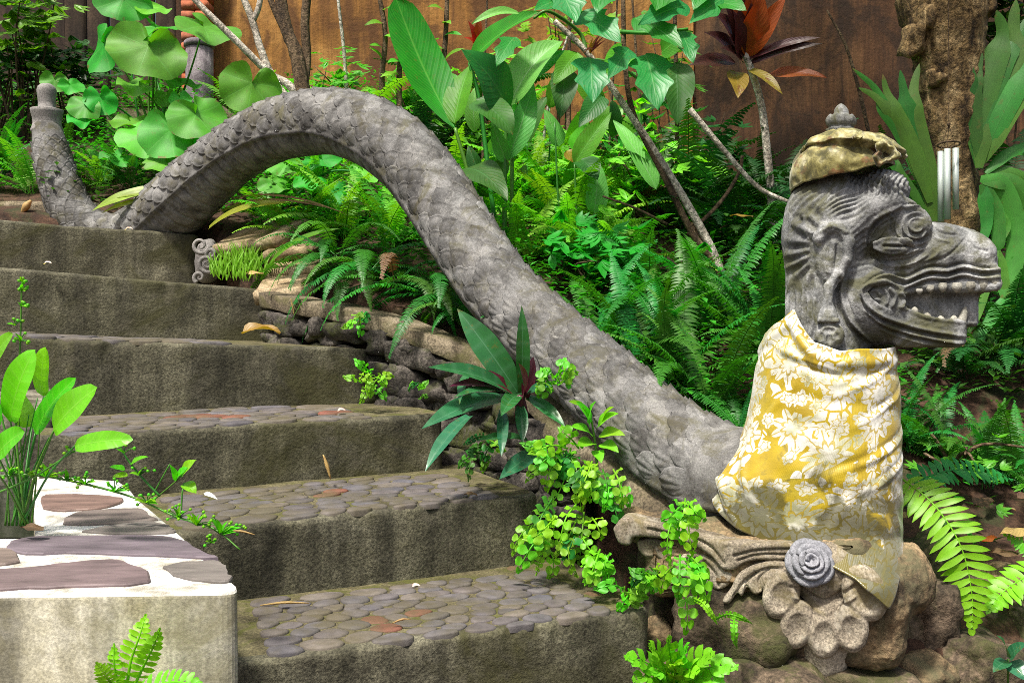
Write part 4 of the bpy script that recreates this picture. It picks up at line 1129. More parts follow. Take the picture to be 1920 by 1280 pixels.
M['fern'] = leaf_mat('fern_green', (.016, .185, .014), .3, .32, .5)
M['fernlight'] = leaf_mat('fern_light', (.115, .43, .022), .3, .42, .5)  # light green fern, with sunlit highlights brightened into the colour
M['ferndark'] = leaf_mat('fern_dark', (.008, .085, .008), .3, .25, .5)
M['rhoeo'] = leaf_mat('boat_leaf', (.022, .125, .05), var=.15, trans=.15, rough=.33, vein=(.10, .24, .13), nside=3, slant=0, vamt=.3, blem=.35)
M['purple'] = leaf_mat('purple_leaf', (.10, .012, .035), .2, .2, .35, tcol=(1.3, .7, .8))
M['cordred'] = leaf_mat('red_leaf', (.30, .032, .006), .3, .38, .5, (.36, .07, .03), 9, .6, tcol=(1.7, .6, .4))
M['corddark'] = leaf_mat('maroon_leaf', (.045, .010, .012), .35, .2, .4, (.09, .025, .02), 9, .6, tcol=(1.5, .7, .6))
M['ochre'] = leaf_mat('ochre_leaf', (.25, .15, .018), .2, .35, .45, (.35, .26, .06), 8, .6, spots=(.16, .04, .01))
M['stag'] = leaf_mat('staghorn_leaf', (.055, .26, .03), var=.15, trans=.35, rough=.5, vein=(.12, .30, .07), nside=2, slant=0, vamt=.15, blem=.35)
M['stagdark'] = leaf_mat('staghorn_dark', (.032, .17, .014), var=.15, trans=.35, rough=.5, vein=(.07, .17, .03), nside=2, slant=0, vamt=.15, blem=.35)
M['strap'] = leaf_mat('yellowing_strap', (.24, .33, .03), .2, .4, .45, (.36, .42, .10), 2, 0)
M['dead'] = leaf_mat('dead_leaf', (.10, .055, .028), .4, .2, .7, (.28, .14, .06), 8, .6, tcol=(1.3, .9, .5), spots=(.06, .02, .01))
M['deadpale'] = leaf_mat('dry_leaf', (.42, .27, .10), .25, .25, .6, (.5, .36, .16), 8, .6, tcol=(1.3, .9, .5), spots=(.2, .08, .02))
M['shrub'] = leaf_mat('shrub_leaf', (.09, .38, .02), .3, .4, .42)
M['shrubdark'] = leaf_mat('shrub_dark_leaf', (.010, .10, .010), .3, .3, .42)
M['weed'] = leaf_mat('weed_leaf', (.03, .26, .015), .35, .38, .45)
M['greystem'] = bark_mat('grey_branch', [(.3, (.16, .13, .10)), (.5, (.38, .34, .28)), (.7, (.6, .57, .5))], (14, 14, 5))
M['brownstem'] = bark_mat('brown_branch', [(.3, (.03, .02, .012)), (.5, (.085, .055, .03)), (.7, (.17, .12, .07))], (14, 14, 4))
M['trunk'] = bark_mat('tree_bark', [(.36, (.035, .022, .010)), (.5, (.15, .098, .04)), (.64, (.33, .24, .12))], (16, 16, 7))
M['greenstem'] = leaf_mat('green_stem', (.035, .20, .018), .2, .15, .45)

# ------------------------------------------------------------------ leaf builders
SHAPES = {
    'lance': lambda t: math.sin(math.pi * min(1, t ** .75 * 1.0)) ** .9 if t < 1 else 0,
    'ovate': lambda t: (math.sin(math.pi * t ** .62)) ** .8 if 0 < t < 1 else 0,
    'ellip': lambda t: math.sqrt(max(0, 1 - (2 * t - 1) ** 2)) * (1 if t < .7 else 1 - .25 * ((t - .7) / .3) ** 2),
    'paddle': lambda t: min(1, (t * 2.6) ** .8) * math.sqrt(max(0, 1 - max(0, (t - .45) / .55) ** 2.4)),
    'strap': lambda t: min(1, .55 + t * 1.5) * (1 - max(0, (t - .55) / .45) ** 1.6),
    'oval': lambda t: math.sqrt(max(0, 1 - (2 * t ** .92 - 1) ** 2)) * (1 - .12 * t),
    'lobed': lambda t: float(np.interp(t, [0, .04, .16, .30, .36, .48, .62, .70, .82, .93, 1], [0, .35, .75, 1.0, .66, .64, .86, .56, .36, .15, 0])),
}
def leaf_geo(A, B, width, nrm, bend=.12, fold=.12, shape='lance', wave=.03, nt=14, ns=6, twist=0.0, seed=0.0):
    A, B = Vector(A), Vector(B); ax = B - A; L = ax.length; ax.normalize()
    nrm = (Vector(nrm) - ax * Vector(nrm).dot(ax)).normalized(); fn = SHAPES[shape]; V = []; UV = []; F = []
    for i in range(nt + 1):
        t = i / nt
        c = A.lerp(B, t) + nrm * (bend * L * 4 * t * (1 - t)) * (1 if t < .5 else 1)
        tg = (ax + nrm * bend * 4 * (1 - 2 * t)).normalized()
        side = tg.cross(nrm).normalized(); up = side.cross(tg)
        if twist:
            q = Quaternion(tg, twist * t); side = q @ side; up = q @ up
        w = width * .5 * fn(t)
        for j in range(ns + 1):
            s = -1 + 2 * j / ns
            z = abs(s) * w * 2 * fold + wave * width * math.sin(t * 9 + seed + (2 if s > 0 else 0)) * s * s
            V.append(c + side * (s * w) + up * z); UV.append((t, .5 + s * .5))
    k = ns + 1
    for i in range(nt):
        for j in range(ns): F.append((i * k + j, i * k + j + 1, (i + 1) * k + j + 1, (i + 1) * k + j))
    return V, F, UV
TOCAM = lambda p: (CAM - Vector(p)).normalized()
def facing(p, up=.6, cam_=.6, side=0.0):
    return (Vector((side, 0, up)) + TOCAM(p) * cam_).normalized()
def leaf(root, mat, b, t, width, bend=.1, fold=.1, shape='lance', n=None, wave=.04, name='leaf', twist=0.0, nt=14, ns=6, label=None):
    """b, t: (u, v, depth) of base and tip; width in photo pixels at the mean depth"""
    A, B = P(*b), P(*t); w = width * (b[2] + t[2]) / 2 / FPX
    nn = n if n is not None else facing((A + B) / 2)
    V, F, UV = leaf_geo(A, B, w, nn, bend, fold, shape, wave, nt, ns, twist, b[0] * .1)
    o = world_child(name, V, F, M[mat] if isinstance(mat, str) else mat, root, uv=UV)
    if label: o['label'] = label
    return o
def stem(root, mat, pts, r0, r1=None, name='stem', seg=8, n=None, bump=.0):
    """pts: (u, v, depth); radii in photo pixels"""
    r1 = r0 if r1 is None else r1; q = [P(*p) for p in pts]; n = n or max(8, len(pts) * 6)
    pl = spline3(q, n); ds = np.interp(np.linspace(0, 1, n), np.linspace(0, 1, len(pts)), [p[2] for p in pts])
    rad = [lerp(r0, r1, i / (n - 1)) * ds[i] / FPX for i in range(n)]
    V, F, UV = tube_geo(pl, rad, seg, True, Vector((1, 0, 0)), bump, 40)
    return world_child(name, V, F, M[mat], root, uv=UV)
def heart_leaf(root, u, v, d, w, h, up=.5, cam_=.8, side=0.0, tip=(0, -1), mat='heart', seed=0, foot=None, cup=.12):
    """a round heart-shaped blade with its stalk; (u, v) is the blade's middle; w, h its size in photo pixels"""
    c = P(u, v, d); k = d / FPX; nrm = facing(c, up, cam_, side)
    xt = Vector((tip[0], 0, tip[1])); x = (xt - nrm * xt.dot(nrm)).normalized(); y = nrm.cross(x)
    na, nr = 44, 6; rs = random.Random(seed * 13 + int(u)); V = []; UV = []; F = []
    at = c - x * (.28 * h * k)                          # stalk joins near the notch
    for i in range(nr + 1):
        f = i / nr
        for j in range(na):
            a = 2 * math.pi * j / na - math.pi
            r = .93 + .10 * math.cos(a) - .05 * math.cos(2 * a)
            r *= 1 - .86 * math.exp(-((abs(a) - math.pi) / .26) ** 2)
            r *= 1 + .018 * math.sin(11 * a + seed) + .05 * nz((math.cos(a), math.sin(a), seed * .7), 1.3)
            X = (math.cos(a) * r * .62 + .05) * h * k; Y = math.sin(a) * r * .56 * w * k
            z = cup * w * k * f * f * (math.cos(2 * a) * .6 + .15) + .05 * w * k * f * f * math.sin(5 * a + seed * 2.1) + .10 * w * k * f * nz((math.cos(a) * f, math.sin(a) * f, seed), 1.5) - .05 * h * k * f * f * max(0, math.cos(a))
            V.append(at + x * X * f + y * Y * f + nrm * z); UV.append((f, a))
    for i in range(nr):
        for j in range(na): F.append((i * na + j, i * na + (j + 1) % na, (i + 1) * na + (j + 1) % na, (i + 1) * na + j))
    o = world_child('leaf', V, F, M[mat], root, uv=UV)
    fp = foot or (root.location + Vector((rs.uniform(-.12, .12), rs.uniform(-.1, .1), 0)))
    mid = (Vector(fp) * .45 + at * .55) + Vector((rs.uniform(-.05, .05), .04, .08))
    pl = spline3([fp, mid, at - nrm * .004], 12); V, F, UV = tube_geo(pl, [lerp(.008, .004, i / 11) for i in range(12)], 6)
    world_child('stalk', V, F, M['greenstem'], root, uv=UV)
def ground_point(u, d):
    x = (u - CX) / FPX * d; return Vector((x, d, bed_z(x, d)))
# ---- fronds
def frond_geo(L, W, n, b0, b1, pin='lance', seed=0, droop=.25, sweep=.35, curl=0.0, dens=1.0, stalk=.12):
    """a feather frond from the origin, starting b0 from the vertical and ending b1, leaning along +Y"""
    rs = random.Random(seed); mb = MB(); N = 22; pts = []; p = Vector((0, 0, 0)); tg = []
    for i in range(N + 1):
        t = i / N; b = lerp(b0, b1, t ** 1.2); d = Vector((curl * t * t, math.sin(b), math.cos(b))).normalized(); tg.append(d); pts.append(p.copy()); p = p + d * (L / N)
    v, f, uv = tube_geo(pts, [lerp(.0035, .0008, i / N) * (L / .5) ** .5 for i in range(N + 1)], 4, False)
    mb.add(v, f, [(0, .5)] * len(v), 0)
    for i in range(n):
        t = stalk + (1 - stalk) * (i + .5) / n; x = t * N; k = min(int(x), N - 1); q = pts[k].lerp(pts[k + 1], x - k); d = tg[k]
        side0 = Vector((1, 0, 0)); side0 = (side0 - d * side0.dot(d)).normalized(); nrm = side0.cross(d)
        if nrm.z < 0: nrm = -nrm
        env = min(1, (t - stalk + .04) / .16) ** .6 * max(.10, 1 - max(0, (t - .45) / .55) ** 1.7)
        l = W * .5 * env * rs.uniform(.88, 1.06); w = L * (1 - stalk) / n * .92 * dens
        if l < w * .6: l = w * .7
        for s in (-1, 1):
            if rs.random() < .02: continue
            ax = (side0 * s + d * (sweep + rs.uniform(-.1, .1)) + nrm * rs.uniform(-.22, .1)).normalized()
            wd = ax.cross(nrm).normalized()
            off = q + d * (0 if s > 0 else w * .4)
            sag = Vector((0, 0, -droop * l))
            nn = ax.cross(wd); nn = nn if nn.z > 0 else -nn
            if pin == 'lance':
                V = [off - wd * w * .38, off + wd * w * .38, off + ax * l * .4 - wd * w * .46 + nn * .08 * l + sag * .1, off + ax * l * .4 + wd * w * .46 + nn * .08 * l + sag * .1,
                     off + ax * l * .78 - wd * w * .30 + sag * .5, off + ax * l * .78 + wd * w * .30 + sag * .5, off + ax * l + sag]
                F = [(0, 1, 3, 2), (2, 3, 5, 4), (4, 5, 6)]
                UV = [(0, .3), (0, .7), (.4, .2), (.4, .8), (.8, .3), (.8, .7), (1, .5)]
            else:                                       # rounded leaflet
                V = [off]; UV = [(0, .5)]; F = []; m = 8
                for a in range(m):
                    th = -2.3 + 4.6 * a / (m - 1); rr = l * .5 * (1 + .12 * rs.uniform(-1, 1))
                    V.append(off + ax * (l * .52 + rr * math.cos(th)) + wd * rr * 1.05 * math.sin(th) + nn * (.12 * l * math.cos(th * 2)) + sag * .5); UV.append((.5 + .5 * math.cos(th), .5 + .5 * math.sin(th)))
                F = [(0, a, a + 1) for a in range(1, m)]
            mb.add(V, F, UV, 0)
    return mb
FROND = {}
def frond_set(key, mat, specs):
    FROND[key] = []
    for i, sp_ in enumerate(specs):
        mb = frond_geo(seed=i + hash(key) % 97 if False else i + len(key), **sp_); FROND[key].append(mb.build('frond', M[mat], False))
fs = lambda pin, n, W, bs, **k: [dict(L=1.0, W=W, n=n, b0=R(b[0]), b1=R(b[1]), pin=pin, curl=c, **k) for b in bs for c in (-.25, .2)]
frond_set('sword', 'fern', fs('lance', 46, .165, [(8, 60), (18, 85), (32, 115), (48, 125)], sweep=.12))
frond_set('light', 'fernlight', fs('lance', 34, .21, [(10, 75), (30, 100), (50, 125)], sweep=.2))
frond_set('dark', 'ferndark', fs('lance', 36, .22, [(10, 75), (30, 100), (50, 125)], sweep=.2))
frond_set('hang', 'fern', fs('lance', 46, .165, [(45, 150), (65, 165), (80, 172)], sweep=.12))
frond_set('button', 'lime', fs('round', 17, .21, [(40, 150), (70, 165), (95, 172), (20, 110)], sweep=.15, dens=1.0, stalk=.05, droop=.3))
frond_set('bold', 'lime', fs('lance', 21, .34, [(40, 140), (60, 150), (20, 90)], sweep=.3, droop=.2, stalk=.04))
frond_set('dead', 'dead', fs('lance', 30, .16, [(40, 150), (70, 160)], sweep=.2))
def fern(pos, kind, n, L, label, seed=1, az=None, spread=math.pi, group=None, name='fern', cat='fern', tilt=0.0, lv=.25):
    rs = random.Random(seed); root = empty(name, pos, label, cat, group)
    for i in range(n):
        me = rs.choice(FROND['dead'] if i > 3 and rs.random() < .04 else FROND[kind]); o = bpy.data.objects.new('frond', me); COL.objects.link(o); o.parent = root
        a = rs.uniform(0, 2 * math.pi) if az is None else az + rs.uniform(-spread, spread)
        s = L * rs.uniform(1 - lv, 1 + lv)
        o.location = (rs.uniform(-.03, .03), rs.uniform(-.03, .03), 0)
        o.rotation_euler = (rs.uniform(-.15, .15) + tilt, rs.uniform(-.15, .15), a); o.scale = (s * rs.uniform(.9, 1.2), s, s)
    return root
def px_len(px, d): return px * d / FPX
# ------------------------------------------------------------------ ferns
def gf(u, d, kind, n, px, label, **k):
    p = ground_point(u, d) + Vector((0, 0, k.pop('dz', 0))); return fern(p, kind, n, px_len(px, d), label, seed=int(u * 3 + d * 17), **k)
G = 'sword ferns round the statue'
# hanging dark ferns under the arch, over the coping
for u, d, px, lb in [(628, 3.98, 190, 'green sword fern at the upper left end of the curved coping'), (690, 3.86, 200, 'dense sword fern hanging over the middle of the coping under the arch'),
                     (752, 3.74, 210, 'sword fern hanging over the coping nearest the inner side of the arch'), (818, 3.62, 200, 'dark sword fern squeezed between coping and descending dragon body'),
                     (870, 3.5, 150, 'small sword fern at the lower end of the coping below the dragon body')]:
    gf(u, d, 'hang', 15, px, lb, group=G, dz=.14)
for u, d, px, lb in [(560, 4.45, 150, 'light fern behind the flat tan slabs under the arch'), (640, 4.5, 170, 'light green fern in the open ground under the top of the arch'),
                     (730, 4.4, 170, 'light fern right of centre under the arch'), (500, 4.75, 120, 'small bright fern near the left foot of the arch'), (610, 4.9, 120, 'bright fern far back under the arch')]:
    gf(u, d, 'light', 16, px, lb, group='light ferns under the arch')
# right of the body
for u, d, px, lb in [(1120, 3.45, 230, 'sword fern just behind the middle of the descending body'), (1195, 3.32, 240, 'sword fern behind the lower body left of the tallest fronds'),
                     (1262, 3.22, 300, 'tallest sword fern with upright fronds behind the lower neck'), (1330, 3.08, 260, 'sword fern behind the foot of the body left of the gold cloth'),
                     (1392, 2.95, 230, 'sword fern with fronds touching the left edge of the gold cloth'), (1240, 3.75, 260, 'sword fern in the second row behind the lower body'),
                     (1345, 3.6, 260, 'sword fern in the second row behind the gold cloth'), (1440, 3.4, 260, 'sword fern directly behind the dragon neck')]:
    gf(u, d, 'sword', 17, px, lb, group=G)
for u, d, px, lb in [(985, 4.2, 190, 'bright fern above the middle of the descending body'), (1065, 4.3, 190, 'bright sunlit fern behind the broad leaved plant'), (1150, 4.1, 210, 'light fern below the lobed leaves'),
                     (930, 4.7, 170, 'light fern beside the stems of the broad leaved plant'), (1010, 5.0, 180, 'light fern far back between broad leaved plant and wall'), (1110, 5.0, 180, 'light fern far back under the lobed leaves'),
                     (860, 4.9, 150, 'light fern behind the shoulder of the arch')]:
    gf(u, d, 'light', 16, px, lb, group='light ferns behind the body')
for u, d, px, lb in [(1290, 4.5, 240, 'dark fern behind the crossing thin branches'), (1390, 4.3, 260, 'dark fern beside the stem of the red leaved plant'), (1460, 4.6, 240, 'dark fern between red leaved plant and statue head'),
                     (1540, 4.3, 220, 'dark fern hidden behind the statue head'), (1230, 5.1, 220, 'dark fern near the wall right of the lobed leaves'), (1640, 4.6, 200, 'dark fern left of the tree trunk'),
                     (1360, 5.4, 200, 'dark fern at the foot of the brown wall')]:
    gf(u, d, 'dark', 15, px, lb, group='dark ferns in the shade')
# right edge, below the head
for u, d, px, lb, kd in [(1712, 3.05, 190, 'sword fern just right of the gold cloth', 'sword'), (1775, 3.0, 180, 'sword fern below the lower jaw of the statue', 'sword'), (1850, 2.92, 190, 'sword fern under the hanging staghorn fronds', 'sword'),
                         (1925, 2.9, 190, 'sword fern at the right edge below the staghorn', 'sword'), (1800, 3.4, 200, 'dark fern behind the ferns under the jaw', 'dark'), (1900, 3.5, 220, 'dark fern at the foot of the tree trunk', 'dark'), (1720, 3.6, 200, 'dark fern between gold cloth and tree trunk', 'dark')]:
    gf(u, d, kd, 16, px, lb, group=G if kd == 'sword' else 'dark ferns in the shade')
# left, behind the tail
for i, (u, d, px, lb) in enumerate([(12, 5.35, 120, 'bright fern at the left edge behind the tail'), (62, 5.1, 115, 'bright fern immediately left of the dragon tail'), (195, 5.2, 110, 'bright fern right of the dragon tail'),
                        (250, 5.1, 105, 'bright fern in the dip between tail and arch'), (330, 5.35, 110, 'bright fern below the large heart leaves'), (400, 5.2, 110, 'bright fern behind the rising part of the arch'), (130, 5.5, 100, 'bright fern behind the top of the tail')]):
    gf(u, d, 'light' if i % 3 else 'sword', 15, px, lb, group='bright ferns behind the tail')
for u, d, px, lb in [(640, 5.7, 200, 'tall fern behind the top of the arch'), (700, 6.0, 230, 'tall fern against the orange wall above the arch'), (800, 5.6, 200, 'fern behind the long paddle leaf'), (880, 6.0, 200, 'fern against the wall behind the broad leaves')]:
    gf(u, d, 'light' if u < 720 else 'dark', 13, px, lb, group='ferns along the wall')
for u, d, px, lb, kd in [(960, 6.3, 210, 'light fern against the orange wall behind the broad leaves', 'light'), (1060, 6.0, 200, 'light fern by the wall behind the lobed leaves', 'light'), (1160, 6.2, 210, 'fern by the wall left of the red leaved plant', 'dark'), (1270, 6.0, 230, 'dark fern by the wall under the hanging oval leaves', 'dark'),
        (1480, 5.6, 230, 'dark fern by the brown wall right of the red leaved plant', 'dark'), (1580, 5.4, 220, 'dark fern by the brown wall behind the crown of the statue', 'dark'), (1700, 5.2, 220, 'dark fern by the brown wall left of the trunk foot', 'dark'), (1880, 4.4, 240, 'dark fern behind the tree trunk on the right', 'dark'), (480, 5.9, 160, 'light fern by the orange wall left of the bare stems', 'light'), (1180, 4.7, 200, 'light fern in the sun below the pale thin branch', 'light'), (1040, 4.6, 190, 'light fern in the sun right of the broad leaved stems', 'light')]:
    gf(u, d, kd, 15, px, lb, group='ferns along the wall')
# bright hero fern right of the pedestal
fr = empty('fern', P(1685, 900, 2.5), 'bright lime fern with one long frond arching down right of the pedestal', 'fern')
def frond_px(root, pts, W, n, mat='lime', pin='lance', seed=1, nrm=None, sweep=.3, droop=.12, dens=1.0, name='frond'):
    """a frond laid along a curve of (u, v, depth) points, W in photo pixels"""
    rs = random.Random(seed); q = spline3([P(*p) for p in pts], 26); d0 = sum(p[2] for p in pts) / len(pts); W = W * d0 / FPX
    mb = MB(); L = sum((q[i + 1] - q[i]).length for i in range(25))
    v, f, uv = tube_geo(q, [lerp(.003, .0008, i / 25) for i in range(26)], 5, False); mb.add(v, f, [(0, .5)] * len(v))
    for i in range(n):
        t = .03 + .97 * (i + .5) / n; x = t * 25; k = min(int(x), 24); c = q[k].lerp(q[k + 1], x - k); d = (q[k + 1] - q[k]).normalized()
        nn = nrm or facing(c, .5, .8); nn = (nn - d * nn.dot(d)).normalized(); sd_ = d.cross(nn)
        env = min(1, t / .14 + .25) * max(.12, 1 - max(0, (t - .5) / .5) ** 1.6); l = W * .5 * env; w = L / n * .80 * dens
        for s in (-1, 1):
            ax = (sd_ * s + d * (sweep + rs.uniform(-.08, .08)) + nn * rs.uniform(-.25, .1)).normalized(); ll = l * rs.uniform(.88, 1.08)
            if pin == 'oval':
                V, F, UV = leaf_geo(c, c + ax * ll, max(w * 1.0, ll * .44), nn + Vector((rs.uniform(-.3, .3), 0, rs.uniform(-.3, .3))), .06, .10, 'oval', .06, 6, 2)
            elif pin == 'lance':
                nt = 6 if w > .008 else 4
                V, F, UV = leaf_geo(c, c + ax * ll, w * 1.12, nn + Vector((rs.uniform(-.3, .3), 0, rs.uniform(-.2, .2))), .07, .08, 'strap', .05, nt, 2)
            else:
                V, F, UV = leaf_geo(c, c + ax * ll, max(w * .9, ll * .66), nn + Vector((rs.uniform(-.4, .4), 0, rs.uniform(-.3, .3))), .06, .06, 'paddle', .10, 6, 2)
            mb.add(V, F, UV)
    return mb.wbuild(name, M[mat], root)
frond_px(fr, [(1690, 896, 2.5), (1750, 945, 2.42), (1800, 1020, 2.36), (1822, 1110, 2.33), (1822, 1190, 2.32)], 116, 23, seed=2, sweep=.35, dens=1.0)
frond_px(fr, [(1700, 905, 2.5), (1800, 880, 2.55), (1900, 900, 2.6)], 70, 18, 'fern', seed=4)
fr2 = empty('fern', P(1960, 1050, 2.5), 'bright lime fern reaching in from the right edge above the boulders', 'fern')
frond_px(fr2, [(1990, 1050, 2.45), (1925, 1080, 2.4), (1880, 1110, 2.38), (1850, 1150, 2.37)], 80, 13, seed=5)
frond_px(fr2, [(1990, 1060, 2.45), (1930, 1020, 2.5), (1880, 1000, 2.5)], 60, 12, seed=8)
# fern that grows from the foot of the pond wall
bf = empty('fern', P(232, 1300, 1.44), 'small bright fern growing up the front of the pond wall', 'fern')
frond_px(bf, [(235, 1310, 1.45), (245, 1240, 1.44), (262, 1190, 1.44), (274, 1150, 1.45)], 54, 13, pin='oval', seed=1, nrm=Vector((.1, -1, .2)), sweep=.15)
frond_px(bf, [(240, 1310, 1.45), (268, 1250, 1.43), (288, 1210, 1.42), (300, 1176, 1.42)], 46, 12, pin='oval', seed=2, nrm=Vector((.6, -1, .2)), sweep=.15)
frond_px(bf, [(228, 1310, 1.45), (205, 1275, 1.42), (180, 1240, 1.41)], 52, 14, 'lime', seed=3, nrm=Vector((-.1, -1, .5)))
frond_px(bf, [(240, 1310, 1.44), (300, 1282, 1.4), (350, 1280, 1.38), (385, 1300, 1.37)], 54, 13, 'lime', pin='oval', seed=4, nrm=Vector((.1, -.9, .6)))
frond_px(bf, [(228, 1312, 1.45), (215, 1250, 1.43), (214, 1205, 1.43)], 40, 11, pin='oval', seed=6, nrm=Vector((-.3, -1, .2)), sweep=.15)
# little lime ferns hanging on the stair side, the plinth and the pedestal
def strand_patch(name, label, strands, d, W=42, seed=1, mat='lime', grp='lime maidenhair ferns beside the steps'):
    rs = random.Random(seed); u, v = strands[0][0]; root = empty(name, P(u, v, d + .04), label, 'fern', grp)
    for i, ((u0, v0), (u1, v1)) in enumerate(strands):
        du, dv = u1 - u0, v1 - v0; L = math.hypot(du, dv); bow = rs.uniform(-.14, .14) * L; dd = rs.uniform(-.05, .03)
        pts = [(u0, v0, d + dd + .02), (u0 + du * .35 - dv / L * bow, v0 + dv * .35 + du / L * bow - .06 * L, d + dd - .05), (u0 + du * .7 - dv / L * bow, v0 + dv * .7 + du / L * bow, d + dd - .06), (u1, v1, d + dd - .04)]
        w = W * rs.uniform(.6, 1.0); n = max(4, int(L / (w * .40)))
        frond_px(root, pts, w, n, mat if rs.random() < .6 else ('fernlight' if rs.random() < .7 else 'fern'), pin='round', seed=seed * 31 + i, nrm=Vector((rs.uniform(-.5, .3), -1, rs.uniform(.1, .8))), sweep=.25, droop=.1)
    return root
def fan(u, v, ru, n, lo, hi, seed, jit=14):
    rs = random.Random(seed); out = []
    for i in range(n):
        a = R(rs.uniform(lo, hi)); l = ru * rs.uniform(.55, 1.1); s = (u + rs.uniform(-jit, jit), v + rs.uniform(-jit, jit)); out.append((s, (s[0] + l * math.cos(a), s[1] + l * math.sin(a))))
    return out
strand_patch('maidenhair_fern', 'lime fern tumbling from the plinth beside the second step', [((1060, 835), (975, 830)), ((1060, 845), (985, 905)), ((1050, 850), (1000, 880)), ((1070, 840), (1010, 960)), ((1075, 850), (1040, 900)), ((1085, 840), (1050, 800))] + fan(1060, 850, 90, 4, 90, 190, 3), 2.58, 44, 3)
strand_patch('maidenhair_fern', 'lime fern on the plinth edge below the dragon body', [((1110, 865), (1072, 935)), ((1120, 870), (1090, 960)), ((1105, 880), (1060, 910)), ((1130, 880), (1130, 960))] + fan(1110, 880, 80, 4, 70, 170, 4), 2.52, 44, 4)
strand_patch('maidenhair_fern', 'lime fern hanging beside the right end of the second riser', [((1035, 935), (990, 1060)), ((1020, 960), (978, 1010)), ((1040, 960), (1005, 1080)), ((1030, 1000), (970, 1075)), ((1030, 1030), (1028, 1085))] + fan(1030, 980, 80, 3, 80, 150, 5), 2.47, 46, 5)
strand_patch('maidenhair_fern', 'lime fern hanging low in the corner behind the bottom tread', [((1080, 945), (1050, 1040)), ((1095, 960), (1085, 1060)), ((1110, 970), (1130, 1010))] + fan(1085, 980, 90, 4, 50, 140, 6, 26), 2.45, 46, 6)
strand_patch('maidenhair_fern', 'lime fern at the back right corner of the bottom tread', [((1125, 1030), (1095, 1095)), ((1135, 1040), (1130, 1110)), ((1120, 1045), (1090, 1060))] + fan(1125, 1055, 60, 3, 40, 150, 7), 2.40, 44, 7)
strand_patch('maidenhair_fern', 'lime fern hanging over the carved scroll at the left of the pedestal', [((1285, 935), (1262, 1010)), ((1280, 945), (1240, 975)), ((1290, 940), (1325, 975)), ((1272, 960), (1258, 1060)), ((1290, 960), (1300, 1040))] + fan(1280, 950, 60, 2, 60, 150, 8), 2.20, 46, 8)
strand_patch('maidenhair_fern', 'lime fern hanging down the rock left of the pedestal', [((1275, 1040), (1270, 1130)), ((1285, 1050), (1305, 1130)), ((1290, 1040), (1330, 1085)), ((1265, 1060), (1240, 1110)), ((1280, 1100), (1285, 1190)), ((1295, 1060), (1325, 1140))] + fan(1280, 1060, 70, 2, 60, 120, 9), 2.14, 44, 9)
strand_patch('maidenhair_fern', 'small lime fern sprig with separate leaflets on the boulder', [((1378, 1150), (1382, 1215)), ((1300, 1120), (1345, 1170)), ((1340, 1160), (1410, 1168))], 2.10, 20, 19)
strand_patch('maidenhair_fern', 'lime tuft above the purple leaved plant on the dragon body', fan(1040, 715, 38, 9, 0, 360, 10, 12), 2.70, 40, 10)
strand_patch('maidenhair_fern', 'small lime fern on the dark rock at the bottom tread end', fan(1222, 1075, 44, 7, 20, 200, 11, 10), 2.26, 30, 11)
strand_patch('maidenhair_fern', 'tiny lime fern at the end of the bottom step', fan(1180, 1105, 50, 8, 0, 180, 12, 16), 2.32, 28, 12)
strand_patch('maidenhair_fern', 'lime fern between plinth and dark rock', [((1150, 880), (1165, 955)), ((1140, 900), (1130, 960)), ((1160, 905), (1180, 950))] + fan(1145, 920, 60, 2, 50, 130, 13), 2.47, 38, 13)
strand_patch('maidenhair_fern', 'small lime creeper on the stones at the end of the third tread', fan(690, 712, 40, 9, 0, 360, 14, 18), 3.24, 22, 14)
strand_patch('maidenhair_fern', 'small lime creeper at the foot of the rough stones', fan(775, 738, 22, 5, 200, 340, 15, 18), 3.14, 16, 15)
strand_patch('maidenhair_fern', 'small lime sprig at the coping edge', fan(668, 598, 30, 6, 0, 360, 16, 10), 3.45, 24, 16)
strand_patch('maidenhair_fern', 'small dark sprig beneath the purple leaved plant', fan(905, 835, 50, 8, 30, 200, 17, 22), 2.82, 26, 17, 'fern')
# star shaped fern at the bottom centre
sf = empty('fern', P(1262, 1300, 2.12), 'broad fingered bright fern at the bottom edge right of the steps', 'fern')
for i, (tu, tv, w) in enumerate([(1170, 1232, 26), (1185, 1275, 24), (1215, 1210, 26), (1250, 1195, 24), (1290, 1215, 28), (1340, 1225, 28), (1385, 1250, 28), (1362, 1285, 26), (1310, 1260, 26), (1225, 1265, 24), (1270, 1245, 24)]):
    frond_px(sf, [(1262, 1300, 2.12), ((1262 + tu) / 2, min(1290, (1300 + tv) / 2 - 22), 2.06), (tu, tv, 2.02)], w * 2.4, 6, 'lime', seed=i, sweep=1.0, dens=.9)
# upright leafy stems beside the plinth
lp = empty('leafy_plant', P(1120, 880, 2.62), 'small plant with bright oval leaves leaning on the lower body', 'plant')
for i, (b, t, w) in enumerate([((1105, 800), (1080, 752), 30), ((1110, 790), (1118, 752), 30), ((1120, 800), (1160, 775), 30), ((1125, 815), (1172, 816), 30), ((1108, 815), (1070, 800), 30), ((1112, 830), (1082, 838), 32), ((1128, 832), (1160, 848), 28), ((1100, 775), (1066, 752), 24), ((1130, 795), (1150, 762), 22), ((1118, 845), (1128, 868), 24)]):
    leaf(lp, 'lime', (*b, 2.62), (*t, 2.56), w, .1, .12, 'ovate', nt=8, ns=4)
stem(lp, 'greenstem', [(1120, 880, 2.63), (1116, 830, 2.63), (1106, 770, 2.62)], 3, 1.5)
